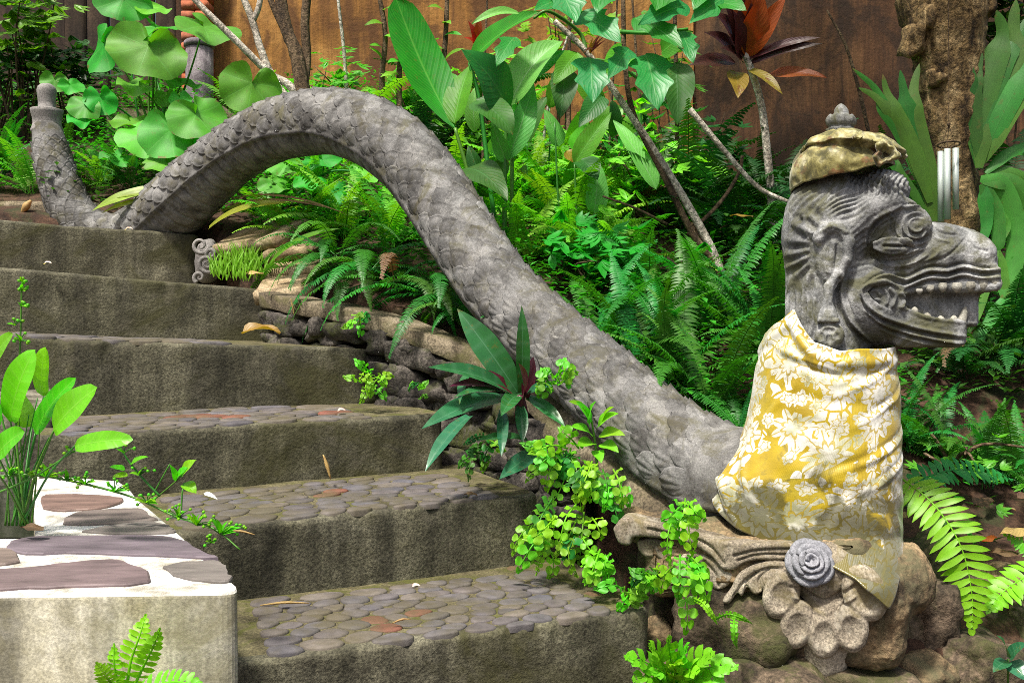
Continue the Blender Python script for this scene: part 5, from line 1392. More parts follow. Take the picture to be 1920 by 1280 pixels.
# undergrowth nobody could count: small weeds over the bed
def undergrowth():
    for key, mat, n, size in (('a', 'weed', 11500, (.016, .05)), ('b', 'shrubdark', 6600, (.02, .06))):
        rs = random.Random(9 if key == 'a' else 10); mb = MB(); placed = 0
        while placed < n:
            d = 2.6 + 4.3 * rs.random() ** .8; u = rs.uniform(-500, 2250); x = (u - CX) / FPX * d
            if d < 4.75 and right_of_stairs(x, d) < .14: continue
            if nz((x, d, 0), .9, 3 if key == 'a' else 8) < -.25: continue
            if d < 3.1 and u > 1680 and rs.random() < .85: continue
            placed += 1; p = Vector((x, d, bed_z(x, d)))
            h = rs.uniform(.02, .28) if d > 3 else rs.uniform(.01, .08); k = rs.randint(3, 5)
            top = p + Vector((rs.uniform(-.05, .05), rs.uniform(-.05, .05), h))
            for i in range(k):
                a = rs.uniform(0, 6.28); l = rs.uniform(*size); dr = Vector((math.cos(a), math.sin(a), rs.uniform(-.4, .6))).normalized(); sd_ = dr.cross(Vector((0, 0, 1))).normalized() * l * .26
                c = p.lerp(top, rs.uniform(.4, 1)); up_ = Vector((0, 0, l * .1))
                mb.add([c, c + dr * l * .45 - sd_ + up_, c + dr * l * .45 + sd_ + up_, c + dr * l], [(0, 1, 3, 2)], [(0, .5), (.5, 0), (.5, 1), (1, .5)])
        tag(mb.build('undergrowth' if key == 'a' else 'dark_undergrowth', M[mat], smooth=False), kind='stuff')
undergrowth()
def grass_tuft(u, v, d, n, L, label, seed, mat='fernlight', rad=.15):
    rs = random.Random(seed); root = empty('grass_tuft', P(u, v, d), label, 'grass'); mb = MB()
    for i in range(n):
        a = rs.uniform(0, 6.28); r = rad * math.sqrt(rs.random()); c = root.location + Vector((r * math.cos(a), r * math.sin(a) * .9, 0)); c.z = bed_z(c.x, c.y) - .01; h = px_len(L, d) * rs.uniform(.3, 1.2) * (1.15 - r / rad * .5)
        t = c + Vector((rs.uniform(-.5, .5) * h, rs.uniform(-.5, .2) * h, h)); V, F, UV = leaf_geo(c, t, .006, Vector((rs.uniform(-.5, .5), -1, .3)), .1, .1, 'strap', 0, 4, 2); mb.add(V, F, UV)
    tag(mb.wbuild('blades', M[mat], root), kind='stuff'); return root
grass_tuft(455, 508, 4.22, 260, 42, 'bright grass tuft at the right end of the top step', 3)
# ------------------------------------------------------------------ individual plants
# heart leaved clump at the upper left
hc = empty('heart_leaved_plant', ground_point(300, 5.45), 'clump of large round heart shaped leaves at the upper left before the gate', 'plant')
for i, (u, v, d, w, h, up, cm, sd_, tip) in enumerate([
        (269, 110, 5.2, 116, 92, .5, .9, 0, (-.3, -1)), (226, 16, 5.5, 84, 66, .4, .9, -.1, (-.2, -1)), (294, 20, 5.6, 74, 40, .9, .5, .2, (.8, -.5)), (318, 56, 5.5, 150, 84, .95, .35, 0, (.9, -.3)),
        (408, 62, 5.45, 116, 92, .9, .45, .2, (.9, -.5)), (286, 74, 5.7, 92, 60, .9, .4, 0, (.3, -.8)), (186, 108, 5.35, 72, 84, .25, .6, -.6, (-.5, -1)), (468, 182, 5.1, 92, 84, .25, 1, .1, (-.2, -1)),
        (242, 160, 5.3, 72, 52, .8, .4, 0, (-.8, -.6)), (102, 160, 5.4, 40, 36, .4, .9, 0, (0, -1)), (139, 167, 5.3, 42, 34, .7, .6, .2, (.6, -.8)), (150, 206, 5.2, 52, 46, .5, .7, -.2, (-.5, -1)), (192, 197, 5.25, 50, 50, .4, .8, .2, (.2, -1)),
        (146, 224, 5.2, 62, 44, .95, .4, 0, (-.8, -.4)), (250, 232, 5.2, 66, 50, .8, .4, 0, (.3, -1)), (254, 268, 5.05, 92, 72, .65, .7, -.2, (-.6, -.8)), (322, 268, 4.95, 92, 88, .45, .9, 0, (.1, -1)), (382, 234, 5.0, 96, 86, .6, .75, .2, (.5, -.9)),
        (312, 190, 5.35, 36, 32, .5, .8, 0, (0, -1)), (340, 191, 5.3, 34, 30, .5, .8, 0, (.3, -1)), (312, 314, 4.9, 70, 54, .8, .6, 0, (0, -1)), (410, 270, 5.0, 66, 52, .8, .5, .2, (.6, -.8)), (215, 300, 5.0, 60, 46, .8, .5, 0, (-.4, -1)), (352, 160, 5.5, 60, 46, .9, .4, .1, (.5, -.7))]):
    heart_leaf(hc, u, v, d, w * 1.14, h * 1.12, up, cm, sd_, tip, seed=i)
hc2 = empty('heart_leaved_plant', ground_point(560, 4.85), 'low heart leaved plant with pale green leaves seen under the arch', 'plant')
for i, (u, v, d, w, h) in enumerate([(545, 315, 4.8, 74, 50), (610, 306, 4.8, 76, 44), (520, 350, 4.7, 60, 50), (640, 372, 4.6, 70, 60), (690, 330, 4.7, 50, 60), (585, 345, 4.7, 60, 44)]):
    heart_leaf(hc2, u, v, d, w, h, .7, .6, .1, (.4, -.9), seed=40 + i)
# broad leaved plant in the middle
br = empty('broad_leaved_plant', ground_point(945, 4.3), 'tall plant with broad upright leaves behind the shoulder of the arch', 'plant')
D = 4.2
side_n = lambda x, z=.3, y=-1: Vector((x, y, z)).normalized()
leaf(br, 'big', (853, 240, D), (742, -6, D + .1), 92, -.06, .10, 'paddle', side_n(.35, .35), label='longest paddle shaped leaf leaning left')
leaf(br, 'big', (852, 232, D), (884, 120, D + .15), 56, .06, .15, 'ovate', side_n(-.5))
leaf(br, 'bigdark', (952, 215, D), (866, 92, D - .25), 108, .10, .06, 'ovate', side_n(.2, .5))
leaf(br, 'big', (880, 118, D + .1), (1012, 22, D - .1), 62, .06, .18, 'lance', side_n(-.3, .8))
leaf(br, 'pale', (955, 200, D + .05), (1056, 76, D + .1), 74, .14, .2, 'lance', side_n(-.5, .3))
leaf(br, 'big', (980, 150, D + .15), (1060, 95, D + .1), 44, .08, .1, 'lance', side_n(.2, .5))
leaf(br, 'pale', (952, 300, D), (1000, 150, D + .1), 46, .08, .2, 'lance', side_n(.5))
leaf(br, 'bigdark', (893, 188, D - .1), (962, 254, D - .2), 76, .12, .05, 'ovate', side_n(.2, .9))
leaf(br, 'pale', (949, 304, D), (921, 226, D - .05), 30, .05, .2, 'ovate', side_n(-.2))
leaf(br, 'bigdark', (866, 318, D), (952, 376, D - .25), 80, .14, .05, 'ovate', side_n(.1, 1.0))
leaf(br, 'bigdark', (900, 330, D), (878, 272, D), 28, .05, .2, 'lance', side_n(-.3))
for pts in ([(945, 470, D), (947, 330, D), (950, 210, D)], [(958, 470, D + .05), (960, 330, D + .05), (957, 190, D + .05)], [(925, 480, D), (880, 330, D), (853, 240, D)], [(935, 480, D + .05), (900, 200, D + .1), (880, 118, D + .1)]):
    stem(br, 'greenstem', pts, 5, 3)
b2 = empty('broad_leaved_plant', ground_point(1112, 4.3), 'slender plant with single upright bright leaves right of the broad leaved plant', 'plant')
leaf(b2, 'big', (1077, 308, D), (1147, 210, D), 44, .05, .15, 'lance', side_n(-.2))
leaf(b2, 'pale', (1114, 400, D), (1121, 302, D), 44, .06, .15, 'ovate', side_n(.2))
leaf(b2, 'bigdark', (1090, 300, D - .05), (1120, 338, D - .15), 50, .12, .1, 'ovate', side_n(0, .8))
leaf(b2, 'pale', (1231, 356, D), (1149, 226, D + .1), 48, .06, .12, 'lance', side_n(.3, .6))  # white sunlight on this leaf is put into its pale colour
leaf(b2, 'pale', (1048, 275, D + .3), (1020, 205, D + .3), 36, .06, .1, 'ovate', side_n(.2, .8))  # a patch of sun, painted as a pale leaf
leaf(b2, 'pale', (1045, 388, D + .2), (1018, 345, D + .2), 36, .06, .1, 'ovate', side_n(.2, .8))
leaf(b2, 'ochre', (1062, 283, D), (1078, 306, D), 26, .06, .1, 'ovate', side_n(.1, .6))
for pts in ([(1112, 520, D), (1115, 450, D), (1114, 400, D)], [(1060, 520, D), (1047, 380, D), (1040, 230, D)], [(1085, 520, D), (1080, 380, D), (1077, 308, D)]): stem(b2, 'greenstem', pts, 2.6, 1.6)
b3 = empty('broad_leaved_plant', ground_point(1268, 4.6), 'plant with large dark hanging oval leaves against the brown wall', 'plant')
for b, t, w, m in [((1266, 118), (1270, 235), 66, 'bigdark'), ((1060, 130), (1050, 224), 52, 'bigdark'), ((1082, 100), (1038, 160), 46, 'big'), ((1180, 92), (1128, 150), 50, 'big'), ((1250, 270), (1238, 340), 36, 'bigdark'), ((1190, 400), (1140, 380), 26, 'bigdark'), ((1240, 100), (1300, 60), 50, 'big'), ((1130, 180), (1085, 240), 44, 'bigdark')]:
    leaf(b3, m, (*b, 4.5), (*t, 4.4), w, .08, .1, 'ovate', side_n(.1, .4))
stem(b3, 'brownstem', [(1268, 470, 4.6), (1270, 300, 4.58), (1266, 60, 4.55), (1262, -60, 4.5)], 5, 3); stem(b3, 'greenstem', [(1268, 200, 4.56), (1150, 120, 4.5), (1060, 110, 4.5)], 3, 2)
# lobed leaved tree with thin pale branches
lt = empty('lobed_leaved_tree', ground_point(1350, 4.0), 'small tree with pale thin branches and angular lobed leaves', 'tree')
DL = 3.9
stem(lt, 'greystem', [(1365, 560, DL), (1340, 480, DL), (1290, 385, DL), (1225, 280, DL), (1165, 190, DL), (1100, 98, DL), (1040, 40, DL)], 9, 5, 'trunk')
stem(lt, 'brownstem', [(1385, 600, DL - .05), (1345, 500, DL), (1300, 440, DL), (1245, 330, DL), (1190, 220, DL), (1172, 120, DL), (1168, -30, DL)], 8, 4, 'branch')
stem(lt, 'greystem', [(1480, 380, DL + .1), (1420, 350, DL + .1), (1360, 285, DL + .1), (1293, 205, DL + .1)], 4, 6, 'branch')
stem(lt, 'brownstem', [(1290, 440, DL), (1350, 380, DL + .05), (1385, 325, DL + .1), (1392, 292, DL + .1)], 4, 3, 'branch')
stem(lt, 'brownstem', [(1250, 420, DL), (1190, 390, DL - .05), (1130, 368, DL - .05)], 3, 2, 'branch')
stem(lt, 'greenstem', [(1165, 60, DL), (1220, 62, DL - .1), (1290, 55, DL - .1)], 4, 3, 'branch'); stem(lt, 'greenstem', [(1100, 98, DL), (1085, 60, DL), (1030, 22, DL - .1), (1000, 35, DL - .1)], 4, 2.5, 'branch')
for b, t, w in [((1107, 108), (1111, 194), 80), ((1211, 102), (1234, 208), 88), ((1086, 26), (1166, 82), 76), ((1048, -20), (1080, 44), 80), ((1190, 34), (1282, 92), 70), ((965, 70), (930, 126), 46), ((1130, -30), (1120, 26), 70), ((1290, 10), (1196, 48), 60), ((1370, -10), (1292, 46), 60), ((1330, 5), (1400, 20), 60),
                ((1240, -30), (1230, 22), 80), ((1330, -40), (1300, 20), 60), ((1180, 92), (1140, 150), 50), ((1060, 0), (1000, 22), 50), ((1275, 60), (1300, 120), 50)]:
    leaf(lt, 'lobed', (*b, DL - .15), (*t, DL - .3), w, .06, .07, 'lobed', side_n(.05, .45), nt=30, wave=.03)
leaf(lt, 'pale', (972, 26, DL - .1), (884, 46, DL - .2), 22, .12, .2, 'strap', side_n(0, .6))
fl = empty('orange_flower', P(1108, 98, DL - .1), 'orange and red spiky flower among the lobed leaves', 'flower')
M['orange'] = leaf_mat('orange_petal', (.62, .24, .02), .15, .4, .4); M['redpetal'] = leaf_mat('red_petal', (.45, .03, .015), .15, .4, .4)
for i, (tu, tv) in enumerate([(1128, 62), (1122, 66), (1135, 66), (1118, 72), (1138, 74), (1112, 70)]): leaf(fl, 'orange' if i % 2 else 'redpetal', (1106, 102, DL - .1), (tu, tv, DL - .15), 6, .05, .15, 'lance', nt=6, ns=2, name='petal')
leaf(fl, 'redpetal', (1095, 100, DL - .1), (1112, 92, DL - .14), 10, .1, .2, 'lance', nt=6, ns=2, name='petal')
# bare grey stems above the arch
fp = empty('bare_stemmed_tree', ground_point(575, 5.3), 'bare many stemmed tree with grey branches behind the top of the arch', 'tree')
DF = 5.3
stem(fp, 'brownstem', [(585, 260, DF), (568, 172, DF), (556, 105, DF), (536, 50, DF), (520, -40, DF)], 15, 10, 'trunk', 10, bump=.15)
stem(fp, 'brownstem', [(568, 170, DF), (575, 110, DF + .05), (572, 40, DF + .05), (580, -40, DF + .05)], 9, 8, 'branch'); stem(fp, 'greystem', [(562, 178, DF), (535, 155, DF), (505, 138, DF), (452, 86, DF - .05), (362, -4, DF - .1), (330, -50, DF - .1)], 8, 5, 'branch', bump=.1)
stem(fp, 'greystem', [(540, 190, DF), (508, 140, DF), (488, 90, DF), (470, 30, DF), (440, -40, DF)], 8, 6, 'branch', bump=.1); stem(fp, 'greystem', [(474, 40, DF), (486, 10, DF), (492, -40, DF)], 6, 5, 'branch')
stem(fp, 'greystem', [(600, 190, DF), (560, 175, DF), (534, 190, DF)], 9, 7, 'branch'); stem(fp, 'brownstem', [(550, 90, DF), (520, 30, DF), (495, -30, DF)], 7, 5, 'branch')
for j, (u, lb) in enumerate([(716, 'thin dark upright stem above the arch, left of the pair'), (748, 'thin dark upright stem above the arch beside the paddle leaf'), (830, 'thin brown upright stem right of the paddle leaf')]):
    tw = empty('thin_sapling', ground_point(u, 5.7), lb, 'sapling', 'thin saplings by the wall'); stem(tw, 'brownstem', [(u + 4, 260, 5.7), (u, 150, 5.7), (u + 6, 60, 5.7), (u - 14 + j * 12, -50, 5.7)], 6, 4, 'trunk')
    for i in range(7):
        a = random.Random(j * 9 + i); leaf(tw, 'shrub', (u + 2, 20 + i * 24, 5.7), (u + a.uniform(-45, 45), i * 26 + a.uniform(-20, 30), 5.6), 14, .1, .1, 'lance', nt=6, ns=2)
# red leaved plant
rp = empty('red_leaved_plant', ground_point(1450, 4.4), 'tall plant with a rosette of dark red leaves on a thin grey stem', 'plant')
DR = 4.35
stem(rp, 'greystem', [(1458, 560, DR), (1450, 420, DR), (1440, 300, DR), (1428, 200, DR), (1408, 130, DR), (1392, 90, DR)], 9, 6)
for b, t, w, m in [((1395, 110), (1352, -10), 46, 'corddark'), ((1395, 105), (1390, -20), 60, 'corddark'), ((1398, 105), (1430, -15), 52, 'cordred'), ((1400, 108), (1475, -10), 40, 'cordred'), ((1392, 100), (1335, 20), 46, 'corddark'), ((1388, 110), (1318, 60), 36, 'corddark'),
                   ((1378, 118), (1290, 124), 34, 'corddark'), ((1404, 120), (1545, 82), 24, 'corddark'), ((1440, 142), (1550, 146), 30, 'cordred'), ((1402, 130), (1468, 178), 24, 'ochre'), ((1378, 135), (1384, 184), 42, 'ochre'), ((1390, 112), (1375, 20), 50, 'corddark'), ((1400, 112), (1540, 70), 20, 'corddark'),
                   ((1395, 95), (1410, -30), 50, 'cordred'), ((1392, 118), (1350, 90), 30, 'corddark'), ((1398, 105), (1365, -25), 40, 'cordred')]:
    leaf(rp, m, (*b, DR), (*t, DR - .15), w, .08, .12, 'lance', side_n(.1, .5), label='bright red leaf pointing right' if t == (1550, 146) else None)
r2 = empty('red_leaved_plant', ground_point(905, 6.2), 'small red leaved plant low against the orange wall', 'plant')
for t in ((878, 40), (900, 30), (890, 80), (925, 60), (870, 70)): leaf(r2, 'cordred', (895, 90, 6.2), (*t, 6.1), 18, .1, .1, 'lance', nt=8, ns=4)
stem(r2, 'brownstem', [(900, 250, 6.2), (896, 150, 6.2), (895, 90, 6.2)], 3, 2)
# tree on the right with staghorn ferns
tr = empty('tree', ground_point(1785, 3.75), 'knobbly brown tree trunk with staghorn ferns at the upper right', 'tree')
DT = 3.7
def trunk():
    pts = [(1790, 760, DT + .05), (1788, 600, DT), (1786, 450, DT), (1785, 320, DT), (1780, 200, DT), (1776, 90, DT), (1772, 0, DT), (1770, -120, DT), (1775, -300, DT), (1780, -500, DT)]
    q = spline3([P(*p) for p in pts], 110); rad = np.interp(np.linspace(0, 1, 110), np.linspace(0, 1, 10), [64, 56, 48, 48, 54, 66, 82, 84, 70, 60]) * DT / FPX
    V, F, UV = tube_geo(q, rad, 40, True, Vector((1, 0, 0)))
    C = [q[i // 40] for i in range(110 * 40)]
    for i in range(len(C)):
        dr = (V[i] - C[i]).normalized(); V[i] = V[i] + dr * (.020 * fbm(V[i], 4, 3) + .010 * fbm(V[i] * 1.0, 24, 4) + .014 * max(0, nz(V[i], 10, 5)) * (1.5 if V[i].z > 1.85 else .3))
    world_child('trunk', V, F, M['trunk'], tr, uv=UV)
    for b, t, r0, r1 in [((1772, -420, DT), (1500, -900, DT - .4), 40, 24), ((1778, -480, DT), (1980, -1000, DT + .4), 38, 20), ((1775, -460, DT), (1700, -1050, DT + 1.0), 36, 18)]:
        m = tuple((b[i] + t[i]) / 2 + (20 if i == 0 else 0) for i in range(3)); stem(tr, 'trunk', [b, m, t], r0, r1, 'limb', 12, bump=.2)
    for u, v, r in ((1712, 80, 22), (1730, 40, 20), (1842, 10, 24), (1752, 150, 16)):
        rock('burl', P(u, v, DT - .06), (r * DT / FPX, .07, r * 1.3 * DT / FPX), 0, M['trunk'], tr, u, 3, .5)
    # unseen leafy crown out of the frame, added overhead to shade the right side
    rs = random.Random(6); mb = MB()
    cen = [(1.2, 3.2, 4.3, 1.0), (2.0, 4.2, 4.5, 1.1), (2.6, 3.0, 4.2, .9), (1.0, 4.6, 4.4, .9), (3.0, 4.4, 4.6, 1.0), (1.7, 5.4, 4.7, 1.0)]
    for i in range(2600):
        c = rs.choice(cen); d = Vector((rs.gauss(0, 1), rs.gauss(0, 1), rs.gauss(0, 1))).normalized() * c[3] * rs.random() ** .4; d.z *= .45; p = Vector(c[:3]) + d
        a = Vector((rs.gauss(0, 1), rs.gauss(0, 1), rs.gauss(-.3, .5))).normalized(); s = a.cross(Vector((0, 0, 1))).normalized() * .035; l = rs.uniform(.09, .16)
        mb.add([p, p + a * l * .45 - s, p + a * l * .45 + s, p + a * l], [(0, 1, 3, 2)], [(0, .5), (.5, 0), (.5, 1), (1, .5)])
    tag(mb.wbuild('crown', M['shrub'], tr, smooth=False), kind='stuff')
trunk()
def ribbon(root, mat, pts, w0, w1, n=None, nseg=18, cup=.12, name='frond', wave=.05, tine=None):
    q = spline3([P(*p) for p in pts], nseg + 1); d = sum(p[2] for p in pts) / len(pts); V = []; UV = []; F = []
    for i, c in enumerate(q):
        t = i / nseg; tg = (q[min(i + 1, nseg)] - q[max(i - 1, 0)]).normalized(); nn = (n or facing(c, .3, .8)); nn = (nn - tg * nn.dot(tg)).normalized(); sd_ = tg.cross(nn)
        kn = ([0, .75, 1], [w0, lerp(w0, w1, .8), w1]) if tine is None else ([0, .45, .62, .75, 1], [w0, tine[0], tine[0], tine[1], w1])
        w = np.interp(t, *kn) * d / FPX * .52 * min(1, .35 + t * 4) * (1 - max(0, (t - .9) / .1) ** 2 * .8)
        for j in range(5):
            s = -1 + j / 2; V.append(c + sd_ * (s * w) + nn * (cup * w * (1 - s * s) + wave * w * math.sin(t * 11 + pts[0][0]) * s)); UV.append((t, .5 + .5 * s))
    for i in range(nseg):
        for j in range(4): F.append((i * 5 + j, i * 5 + j + 1, (i + 1) * 5 + j + 1, (i + 1) * 5 + j))
    return world_child(name, V, F, M[mat], root, uv=UV)
s1 = empty('staghorn_fern', P(1745, 400, DT - .1), 'staghorn fern with tall forked fronds on the left side of the trunk', 'fern')
ds = DT - .12
def forked(root, mat, pts, w0, wm, forks, wf):
    # every tine runs the whole length of the blade, so the tines fan out of one web
    for i, f in enumerate(forks):
        o = (i - (len(forks) - 1) / 2) * wm * .30
        body = [(p[0] + o * j / max(1, len(pts) - 1), p[1], p[2] - .004 * i) for j, p in enumerate(pts)]
        ribbon(root, mat, body + f, w0 * .8, wf, nseg=26, tine=(wm * .85, wm * .42))
forked(s1, 'stagdark', [(1752, 415, ds), (1738, 330, ds), (1720, 260, ds), (1706, 205, ds)], 44, 40, [[(1694, 170, ds), (1688, 132, ds)], [(1714, 160, ds), (1724, 120, ds)]], 8)
forked(s1, 'stagdark', [(1744, 380, ds), (1718, 300, ds), (1690, 240, ds), (1668, 205, ds)], 36, 30, [[(1640, 165, ds), (1598, 128, ds)], [(1636, 178, ds), (1610, 165, ds)], [(1662, 170, ds), (1655, 140, ds)]], 6)
forked(s1, 'stagdark', [(1740, 405, ds), (1705, 350, ds), (1684, 320, ds)], 20, 16, [[(1670, 300, ds), (1655, 290, ds)], [(1680, 300, ds), (1676, 285, ds)]], 5)
s2 = empty('staghorn_fern', P(1840, 330, DT - .1), 'staghorn fern with wide upright fronds on the right side of the trunk', 'fern')
forked(s2, 'stagdark', [(1836, 315, ds), (1840, 240, ds), (1862, 160, ds), (1885, 100, ds)], 44, 52, [[(1880, 60, ds), (1868, 20, ds)], [(1915, 60, ds), (1940, 20, ds)], [(1900, 50, ds), (1905, 0, ds)]], 14)
forked(s2, 'stag', [(1842, 305, ds), (1872, 240, ds - .03), (1905, 180, ds - .05)], 40, 44, [[(1925, 130, ds - .06), (1945, 80, ds - .06)], [(1940, 160, ds - .06), (1970, 140, ds - .06)]], 12)
forked(s2, 'stagdark', [(1834, 300, ds), (1828, 230, ds), (1826, 170, ds)], 26, 24, [[(1820, 130, ds), (1812, 95, ds)], [(1836, 130, ds), (1842, 100, ds)]], 6)
forked(s2, 'stag', [(1848, 325, ds), (1885, 292, ds), (1910, 282, ds)], 26, 22, [[(1935, 270, ds), (1960, 268, ds)], [(1930, 288, ds), (1960, 300, ds)]], 8)
forked(s2, 'stag', [(1848, 330, ds), (1880, 322, ds), (1910, 330, ds)], 24, 22, [[(1940, 336, ds), (1960, 345, ds)], [(1930, 350, ds), (1945, 375, ds)]], 8)
s3 = empty('staghorn_fern', P(1855, 340, DT - .15), 'staghorn fern with long forked fronds hanging behind the snout', 'fern')
dh = DT - .2
for pts, w0, w1 in [([(1838, 335, dh), (1880, 350, dh), (1905, 420, dh), (1900, 500, dh), (1880, 560, dh)], 34, 30), ([(1880, 560, dh), (1850, 610, dh), (1815, 650, dh), (1800, 690, dh)], 26, 8), ([(1885, 550, dh), (1878, 600, dh), (1862, 650, dh)], 22, 8), ([(1895, 540, dh), (1910, 600, dh), (1905, 650, dh)], 24, 8),
                    ([(1840, 345, dh), (1870, 400, dh), (1872, 470, dh)], 26, 22), ([(1872, 470, dh), (1885, 540, dh), (1890, 640, dh)], 20, 12), ([(1845, 350, dh), (1850, 420, dh), (1836, 470, dh)], 30, 10), ([(1842, 340, dh), (1900, 345, dh), (1940, 400, dh), (1950, 480, dh)], 34, 28),
                    ([(1860, 380, dh), (1888, 420, dh), (1880, 450, dh)], 18, 8), ([(1900, 480, dh), (1935, 540, dh), (1930, 660, dh)], 24, 10), ([(1870, 470, dh), (1850, 540, dh), (1830, 600, dh), (1800, 640, dh)], 18, 7), ([(1890, 640, dh), (1870, 700, dh), (1880, 740, dh)], 18, 6), ([(1830, 620, dh), (1818, 670, dh), (1822, 700, dh)], 14, 5), ([(1860, 610, dh), (1850, 680, dh)], 14, 5)]: ribbon(s3, 'stag', pts, w0, w1)
# wind chime
def metal():
    n = NT('chime_metal'); n.b.inputs['Metallic'].default_value = .35; n.bump(n.noise(200, 2), .05, .001); return n.done((.46, .52, .48), .42)
M['chime'] = metal()
wc = empty('wind_chime', P(1779, 272, 3.45), 'metal wind chime with three hanging tubes in front of the tree trunk', 'wind chime')
v, f, uv = tube_geo([P(1779 + 20 * math.cos(a), 271 + 3 * math.sin(a), 3.45) + Vector((0, .035 * math.sin(a), 0)) for a in np.linspace(0, 2 * math.pi, 25)], .004, 6, False); world_child('ring', v, f, M['brownstem'], wc)
for u, t, b, dd in ((1764, 284, 416, 0), (1776, 279, 411, -.03), (1792, 278, 393, .01)):
    v, f, uv = tube_geo([P(u, t, 3.45 + dd), P(u, b, 3.45 + dd)], 5.6 * 3.45 / FPX, 20, True, Vector((1, 0, 0))); world_child('tube', v, f, M['chime'], wc, smooth=True)
    stem(wc, 'brownstem', [(u, t + 2, 3.45 + dd), (u + (1779 - u) * .3, 262, 3.45), (1779, 235, 3.45)], .7, .7, 'string', 4)
stem(wc, 'brownstem', [(1779, 237, 3.45), (1779, 120, 3.45), (1778, -20, 3.45)], .8, .8, 'string', 4); rock('bead', P(1779, 233, 3.45), (.006, .006, .008), 0, M['brownstem'], wc, 3, 2, .05)
stem(wc, 'brownstem', [(1783, 272, 3.45), (1783, 420, 3.45)], .6, .6, 'string', 4)
# purple backed boat leaves beside the steps
rh = empty('boat_leaved_plant', P(978, 770, 2.72), 'dark green strap leaved plant with purple undersides at the edge of the steps', 'plant')
dr_ = 2.70
for b, t, w, dt, m in [((970, 735), (857, 578), 52, 0, 'rhoeo'), ((978, 735), (978, 572), 26, -.05, 'rhoeo'), ((962, 740), (803, 688), 42, -.22, 'rhoeo'), ((955, 748), (790, 804), 48, -.25, 'rhoeo'), ((955, 738), (842, 724), 30, -.2, 'purple'), ((968, 742), (939, 780), 32, -.2, 'rhoeo'),
                       ((880, 780), (797, 884), 30, -.2, 'rhoeo'), ((985, 742), (1036, 724), 28, -.1, 'rhoeo'), ((990, 826), (893, 826), 22, -.15, 'rhoeo'), ((942, 770), (940, 856), 22, -.15, 'rhoeo'), ((975, 760), (980, 830), 24, -.1, 'rhoeo'), ((1005, 850), (936, 898), 34, -.15, 'rhoeo'),
                       ((975, 745), (905, 640), 40, .08, 'rhoeo'), ((960, 735), (880, 700), 34, -.1, 'purple'), ((978, 745), (972, 680), 26, -.12, 'purple'), ((985, 745), (1000, 668), 24, 0, 'purple'), ((958, 742), (850, 745), 26, -.24, 'rhoeo'), ((990, 745), (1060, 800), 26, -.1, 'rhoeo'), ((880, 700), (862, 758), 18, -.2, 'rhoeo')]:
    leaf(rh, m, (*b, dr_), (*t, dr_ + dt), w, .07, .16, 'strap', Vector((.1 if t[0] > 900 else -.25, -.75, .6)), wave=.01)
stem(rh, 'purple', [(978, 780, 2.72), (975, 740, 2.7)], 14, 8)
# pond plants
pp_ = empty('pond_plant', PZ(30, 962, ZW - .05), 'bright green water plant with oval leaves standing in the pond', 'plant')
dp = 1.98
for b, t, w, d2 in [((20, 790), (66, 655), 66, 1.9), ((82, 742), (85, 650), 40, 1.98), ((66, 812), (142, 708), 44, 1.95), ((100, 808), (183, 726), 62, 1.86), ((140, 836), (250, 824), 38, 1.8), ((-5, 852), (46, 808), 50, 1.85), ((-20, 690), (25, 625), 40, 1.95), ((-10, 800), (-30, 700), 60, 1.9), ((60, 800), (20, 720), 46, 2.05), ((-10, 880), (-40, 850), 40, 1.8)]:
    leaf(pp_, 'pond', (*b, d2), (*t, d2 - .03), w * 1.12, .06, .10, 'oval', Vector((-.15, -.9, .5)), wave=.03, nt=16)
    stem(pp_, 'greenstem', [(20 + (b[0] % 40), 985, 1.93), (lerp(40, b[0], .5), lerp(960, b[1], .55), (1.93 + d2) / 2), (*b, d2)], 2.4, 1.6, 'stalk', 6)
for i in range(8):
    a = random.Random(i); stem(pp_, 'greenstem', [(10 + i * 7, 985, 1.94), (14 + i * 8 + a.uniform(-6, 6), 900, 1.93), (10 + i * 12 + a.uniform(-30, 40), 800 + a.uniform(-60, 40), 1.92)], 2.2, 1, 'stalk', 6)
def runner(root, pts, nodes, seed):
    stem(root, 'greenstem', pts, 2.4, 1.6, 'runner', 6); rs = random.Random(seed)
    for u, v, d, n, L in nodes:
        for i in range(n):
            a = rs.uniform(0, 6.28); l = L * rs.uniform(.6, 1.2); tu, tv = u + l * math.cos(a), v - abs(l * math.sin(a)) * .9 + rs.uniform(-4, 6)
            if i % 3 == 0: leaf(root, 'pond' if i % 2 else 'lime', (u, v, d), (tu, tv, d - .02), 6 + L * .12, .08, .1, 'lance', nt=5, ns=2)
            else:
                stem(root, 'greenstem', [(u, v, d), ((u + tu) / 2, (v + tv) / 2 - 3, d), (tu, tv, d - .01)], 1.0, .7, 'flower_stalk', 4, 5); rock('bud', P(tu, tv, d - .01), (.0035,) * 3, 0, M['lime'], root, i, 1, .2)
rn = empty('pond_plant', PZ(10, 975, ZW - .05), 'long arching flower stems of the water plant trailing over the pond wall', 'plant')
runner(rn, [(-30, 895, 1.9), (60, 890, 1.92), (150, 905, 1.95), (250, 932, 1.98), (330, 968, 1.95), (400, 990, 1.92), (450, 1030, 1.9)], [(20, 892, 1.91, 12, 22), (88, 894, 1.93, 14, 26), (125, 902, 1.95, 10, 20), (160, 908, 1.95, 12, 20), (215, 922, 1.97, 14, 22), (275, 942, 1.97, 12, 20), (335, 972, 1.95, 14, 26), (370, 985, 1.93, 12, 34), (415, 1002, 1.92, 16, 42), (395, 1018, 1.92, 10, 16)], 4)
